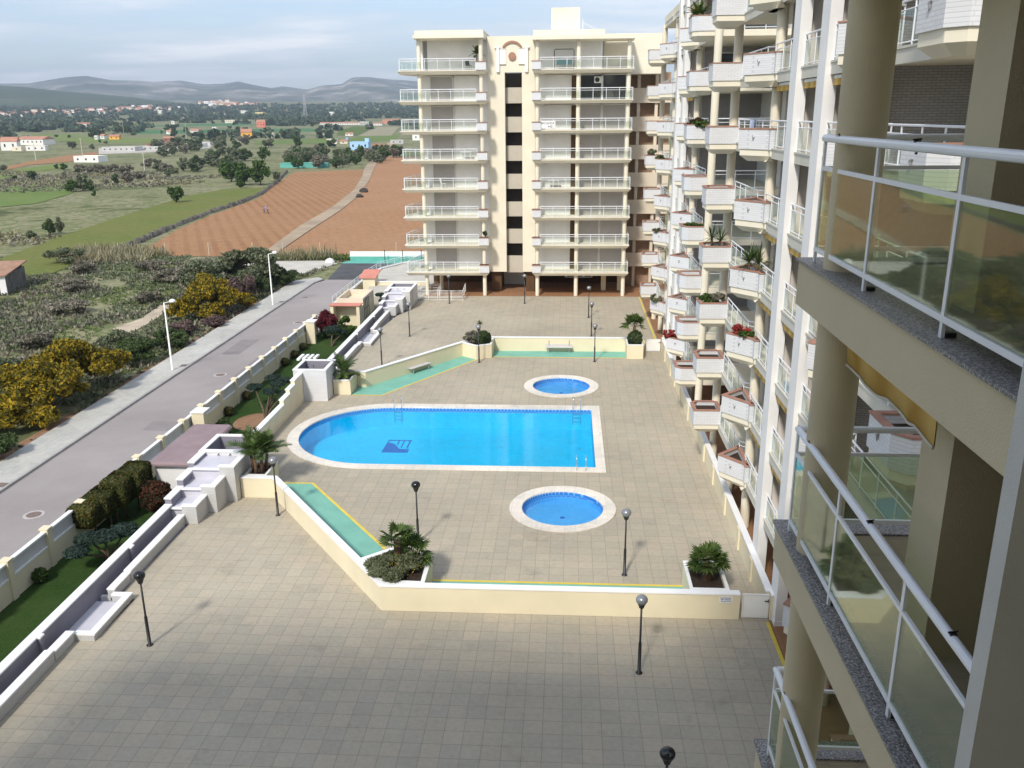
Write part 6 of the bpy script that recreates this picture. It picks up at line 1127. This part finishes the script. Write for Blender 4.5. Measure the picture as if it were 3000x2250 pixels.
# stone hut on the left edge
o=empty('stone_hut',(-64,96,-1.5),'old stone hut with a rusty lean-to roof and white front at the left edge','hut')
Hx,Hy,ca=-66.4,95.2,R(14)
def HR(mb): cs,sn=math.cos(ca),math.sin(ca); mb.v=[(Hx+a*cs-b*sn,Hy+a*sn+b*cs,-1.5+c) for a,b,c in mb.v]; return mb
b=MB(); b.box(-4,.0,-.12,0,0,2.3); b.box(1.3,2.0,-.12,0,0,2.3); b.box(.0,1.3,-.12,0,2.05,2.3); part('front_wall',HR(b),'whitewall',o)
b=MB(); b.box(1.75,2.0,.004,6.5,0,2.35); b.box(-4,-3.75,.004,6.5,0,2.35); b.box(-3.75,1.75,6.3,6.5,0,2.7); part('side_wall',HR(b),'stone',o)
b=MB(); b.add([(-4.3,-.5,2.32),(2.3,-.5,2.32),(2.3,6.8,2.9),(-4.3,6.8,2.9),(-4.3,-.5,2.45),(2.3,-.5,2.45),(2.3,6.8,3.03),(-4.3,6.8,3.03)],[(3,2,1,0),(4,5,6,7),(0,1,5,4),(1,2,6,5),(2,3,7,6),(3,0,4,7)]); part('roof',HR(b),plain('rusty_roof',(.36,.21,.14),.9,.25,1.),o)
b=MB(); b.box(-3.7,1.7,.5,.6,0,2.2); part('inner_wall',HR(b),'rock',o)
# utility poles and pylon
for x,y,h,lab in ((-253,413.9,9,'pale utility pole left of the long white building'),(-257,463,9,'pale utility pole behind the long white building'),(-160,330.5,7,'grey leaning pole beside the olive row'),(-444,883,12,'far pole right of the pitched orange house'),(-311,722,12,'far pole left of the bright orange flat house')):
    b=MB(); z=hgt(x,y); b.tube((x,y,z-.2),(x+.2,y,z+h),.17,6,.11); b.tube((x-.6,y,z+h-.5),(x+.9,y,z+h-.5),.07,5); single('utility_pole',b,'slabedge',(x,y,z),lab,'pole')
x,y=-483,1655; z=hgt(x,y); o=empty('pylon',(x,y,z),'tall lattice pylon on the far plain','pylon'); b=MB()
for sx in (-1,1):
    for sy in (-1,1): b.tube((x+sx*3,y+sy*3,z),(x+sx*.4,y+sy*.4,z+42),.35,4)
for k in range(8): t=k/8; s_=3-2.6*t; b.tube((x-s_,y-s_,z+42*t),(x+s_*.9,y-s_*.9,z+42*(t+.12)),.22,4); b.tube((x+s_,y-s_,z+42*t),(x-s_*.9,y-s_*.9,z+42*(t+.12)),.22,4)
part('mast',b,'steelgrey',o); b=MB()
for h_ in (30,35,40): b.tube((x-5,y,z+h_),(x+5,y,z+h_),.3,4)
part('crossarm',b,'steelgrey',o)
# teal tank at the top of the field
x,y=-103,347; b=MB(); z=hgt(x,y); b.box(x-10,x+9,y,y+3,z-.2,z+1.6); b.box(x-10.2,x+9.2,y-.1,y+3.1,z+1.6,z+1.8); b.box(x-9.2,x+8.2,y+.8,y+2.2,z+1.81,z+2.0); single('water_trough',b,'tealpaint',(x,y,z),'long teal irrigation tank at the top of the ploughed field','tank')
# two people bending in the field: one continuous skinned body each
def person(x,y,az,label,seed,bend):
    z=hgt(x,y)+.05; o=empty('person',(x,y,z),label,'person','people bending over the rows in the field'); cs,sn=math.cos(az),math.sin(az)
    def P(f,s,h): return (f*cs-s*sn,f*sn+s*cs,h)
    J=[P(0,0,.92),P(.12,0,1.08),P(.3*bend,0,1.25),P(.5*bend,0,1.36),P(.6*bend,0,1.44),P(.72*bend,0,1.5)]; Rr=[.15,.15,.16,.13,.06,.10]
    vs=J[:];rs=Rr[:];es=[(i,i+1) for i in range(5)]
    for s in (-1,1):
        k=len(vs); vs+=[P(-.02,s*.1,.88),P(.03,s*.12,.48),P(-.02,s*.13,.06),P(.16,s*.13,.03)]; rs+=[.11,.075,.05,.045]; es+=[(0,k),(k,k+1),(k+1,k+2),(k+2,k+3)]
        k=len(vs); vs+=[P(.48*bend,s*.19,1.30),P(.56*bend,s*.24,1.02),P(.70*bend,s*.2,.78),P(.76*bend,s*.19,.70)]; rs+=[.07,.05,.038,.04]; es+=[(3,k),(k,k+1),(k+1,k+2),(k+2,k+3)]
    me=bpy.data.meshes.new('body'); me.from_pydata(vs,es,[]); me.materials.append(m['shirt']); b=bpy.data.objects.new('body',me); COL.objects.link(b); b.parent=o
    b.modifiers.new('skin','SKIN'); b.modifiers.new('sub','SUBSURF').render_levels=1
    for v,r_ in zip(me.skin_vertices[0].data,rs): v.radius=(r_,r_)
    me.skin_vertices[0].data[0].use_root=True
    t=MB()
    for s in (-1,1): t.path([(x+p[0],y+p[1],z+p[2]) for p in (P(0,s*.09,.95),P(.035,s*.12,.48),P(-.02,s*.13,.10))],[.135,.10,.075],8)
    part('trousers',t,'trousers',o,True)
    h=MB(); c=P(.78*bend,0,1.52); h.lathe([(.03,-.11),(.09,-.05),(.10,.02),(.07,.09),(.01,.11)],(x+c[0],y+c[1],z+c[2]),10); part('hair',h,'black',o,True)
person(-62.5,181.5,R(200),'person in mauve bending over the furrows, right of a companion',1,.9); person(-63.6,182.3,R(20),'person stooping low over the furrows, left of a companion',2,1.0)

# small things people keep on the balconies
def chair(x,y,z,ang,mat,label):
    o=empty('chair',(x,y,z),label,'chair','chairs left on balconies'); cs,sn=math.cos(ang),math.sin(ang)
    def T(mb): mb.v=[(x+a*cs-b*sn,y+a*sn+b*cs,z+c) for a,b,c in mb.v]; return mb
    b=MB(); b.box(-.22,.22,-.22,.22,.42,.45); part('seat',T(b),mat,o); b=MB(); b.add([(-.22,.2,.45),(.22,.2,.45),(.22,.3,.9),(-.22,.3,.9),(-.22,.23,.45),(.22,.23,.45),(.22,.33,.9),(-.22,.33,.9)],[(0,1,2,3),(7,6,5,4),(0,4,5,1),(2,6,7,3),(1,5,6,2),(3,7,4,0)]); part('backrest',T(b),mat,o)
    for a,c in ((-.19,-.19),(.19,-.19),(-.19,.19),(.19,.19)): b=MB(); b.tube((a,c,.01),(a*.9,c*.9,.42),.018,6); part('leg',T(b),mat,o)
chair(-9.7,89.6,G[7]+.01,.6,'black','black folding chair at the right end of the top left balcony')
chair(-12.6,90,G[3]+.01,2.,'white','white chair on a middle balcony of the left tower')
chair(9.0,40.2,FZ[3]+.01,1.,'white','white plastic chair on a mid-height terrace of the right block')
chair(9.2,22.3,FZ[2]+.02,.3,'white','white chair on the terrace seen behind the near railing')
for x,y,z,lab in ((-10.2,90.0,G[4]+.01,'small pale table on a balcony of the left tower'),(-1.4,90.0,G[3]+.01,'white table on a balcony of the right tower'),(9.6,22.6,FZ[2]+.02,'dark table on the terrace seen behind the near railing')):
    o=empty('table',(x,y,z),lab,'table'); b=MB(); b.box(x-.55,x+.55,y-.35,y+.35,z+.70,z+.74); part('top',b,'white' if 'dark' not in lab else 'brown_and_shade',o)
    for a in (-.48,.48):
        for c in (-.28,.28): b=MB(); b.box(x+a-.02,x+a+.02,y+c-.02,y+c+.02,z,z+.70); part('leg',b,'white',o)
b=MB(); n=14
for side in (0,1):
    for i in range(n+1):
        y=39.2+.95*i/n; w=.018*math.sin(i*1.7)
        b.v+=[(7.895-.04*side*0+w-.012*side,y,FZ[5]+.42+.03*math.sin(i*.9)),(7.905+w*.3-.012*side,y,FZ[5]+1.06)]
for side in (0,1):
    o_=side*2*(n+1)
    for i in range(n): f=(o_+2*i,o_+2*i+2,o_+2*i+3,o_+2*i+1); b.f.append(f if side else f[::-1])
single('laundry',b,plain('pale_blue_cloth',(.62,.66,.78),.9),(7.9,39.7,FZ[5]+.4),'pale blue cloth hung over a balcony rail high on the right block','laundry')
for i,(x,y,sx,sy,mt) in enumerate(((-26.0,52.5,1.4,.9,'darkasphalt'),(-28.6,73,.8,2.6,'darkasphalt'),(-25.2,66,.7,3.4,'darkasphalt'))):
    struct('road_patch',MB().flat([(x-sx,y-sy),(x+sx*.9,y-sy*1.05),(x+sx,y+sy),(x-sx*1.05,y+sy*.95)],-1.362),'patch')
# ---------------------------------------------------------------- camera, light, sky, air
F_,P_,YW,RL=2556.,R(17.17),R(3.68),R(-.52)
f_=Vector((-math.sin(YW)*math.cos(P_),math.cos(YW)*math.cos(P_),-math.sin(P_))); r0=Vector((math.cos(YW),math.sin(YW),0)); u0=r0.cross(f_)
r_=r0*math.cos(RL)+u0*math.sin(RL); u_=-r0*math.sin(RL)+u0*math.cos(RL)
cd=bpy.data.cameras.new('camera'); cam=bpy.data.objects.new('camera',cd); COL.objects.link(cam)
M_=Matrix(((r_.x,u_.x,-f_.x,0),(r_.y,u_.y,-f_.y,0),(r_.z,u_.z,-f_.z,18.0),(0,0,0,1))); cam.matrix_world=M_
cd.sensor_width=36; cd.lens=36*F_/3000; cd.clip_start=.05; cd.clip_end=30000; sc.camera=cam
SUN=Vector((-.22,-.70,.70)).normalized()
sd=bpy.data.lights.new('sun','SUN'); sd.energy=SUN_E; sd.angle=R(SUN_A); sd.color=(1,.95,.86); so=bpy.data.objects.new('sun',sd); COL.objects.link(so); so.rotation_euler=(-SUN).to_track_quat('-Z','Y').to_euler(); so.location=(0,-50,80)
w=bpy.data.worlds.new('World'); sc.world=w; w.use_nodes=True; t=w.node_tree; t.nodes.clear()
def wn(typ,**k):
    x=t.nodes.new(typ)
    for a,b in k.items(): setattr(x,a,b)
    return x
sky=wn('ShaderNodeTexSky',sky_type='NISHITA',sun_disc=False); sky.sun_elevation=math.asin(SUN.z); sky.sun_rotation=math.atan2(SUN.x,SUN.y); sky.altitude=20; sky.air_density=1.; sky.dust_density=1.2; sky.ozone_density=1.2
tc=wn('ShaderNodeTexCoord'); sep=wn('ShaderNodeSeparateXYZ'); t.links.new(tc.outputs['Generated'],sep.inputs[0])
def mth(op,a,b=0.):
    x=wn('ShaderNodeMath',operation=op)
    for v,i in ((a,0),(b,1)):
        if isinstance(v,(int,float)): x.inputs[i].default_value=v
        else: t.links.new(v,x.inputs[i])
    return x.outputs[0]
den=mth('ADD',mth('MAXIMUM',sep.outputs[2],0.),.09); cmb=wn('ShaderNodeCombineXYZ'); t.links.new(mth('DIVIDE',sep.outputs[0],den),cmb.inputs[0]); t.links.new(mth('DIVIDE',sep.outputs[1],den),cmb.inputs[1])
mp=wn('ShaderNodeMapping'); mp.inputs['Scale'].default_value=(.55,.95,1); mp.inputs['Location'].default_value=(2.1,.7,0); t.links.new(cmb.outputs[0],mp.inputs[0])
nz=wn('ShaderNodeTexNoise'); nz.inputs['Scale'].default_value=.9; nz.inputs['Detail'].default_value=7; nz.inputs['Roughness'].default_value=.52; nz.inputs['Distortion'].default_value=.25; t.links.new(mp.outputs[0],nz.inputs['Vector'])
cr=wn('ShaderNodeValToRGB'); cr.color_ramp.elements[0].position=.40; cr.color_ramp.elements[0].color=(.30,.30,.30,1); cr.color_ramp.elements[1].position=.60; cr.color_ramp.elements[1].color=(.92,.92,.92,1); t.links.new(nz.outputs['Fac'],cr.inputs[0])
cc=wn('ShaderNodeValToRGB'); cc.color_ramp.elements[0].position=.42; cc.color_ramp.elements[0].color=(.42,.50,.66,1); cc.color_ramp.elements[1].position=.62; cc.color_ramp.elements[1].color=(.90,.91,.92,1); t.links.new(nz.outputs['Fac'],cc.inputs[0])
cs_=wn('ShaderNodeMix',data_type='RGBA'); cs_.inputs[0].default_value=1.; 
vm=wn('ShaderNodeVectorMath',operation='SCALE'); vm.inputs['Scale'].default_value=CLOUD; t.links.new(cc.outputs[0],vm.inputs[0])
mx=wn('ShaderNodeMix',data_type='RGBA'); t.links.new(cr.outputs[0],mx.inputs[0]); t.links.new(sky.outputs[0],mx.inputs[6]); t.links.new(vm.outputs[0],mx.inputs[7])
bg=wn('ShaderNodeBackground'); bg.inputs[1].default_value=SKY_E; t.links.new(mx.outputs[2],bg.inputs[0]); ow=wn('ShaderNodeOutputWorld'); t.links.new(bg.outputs[0],ow.inputs[0])
if HAZE:
    hb=MB(); hb.box(-7600,4200,-400,7600,-3.2,420); hz=struct('haze',hb,'white','stuff'); hm=bpy.data.materials.new('haze'); hm.use_nodes=True; ht=hm.node_tree; ht.nodes.clear(); ho=ht.nodes.new('ShaderNodeOutputMaterial'); pv_=ht.nodes.new('ShaderNodeVolumePrincipled'); pv_.inputs['Color'].default_value=(.70,.82,1,1); pv_.inputs['Density'].default_value=HAZE; pv_.inputs['Anisotropy'].default_value=.2; ht.links.new(pv_.outputs[0],ho.inputs['Volume']); hz.data.materials.clear(); hz.data.materials.append(hm)
sc.view_settings.view_transform='Standard'; sc.view_settings.look='None'; sc.view_settings.exposure=EXPO; sc.view_settings.gamma=1
sc.render.engine='CYCLES'; sc.cycles.max_bounces=8; sc.cycles.transparent_max_bounces=24; sc.cycles.diffuse_bounces=3; sc.cycles.glossy_bounces=3; sc.cycles.volume_bounces=0; sc.cycles.use_denoising=True; sc.cycles.sample_clamp_indirect=8
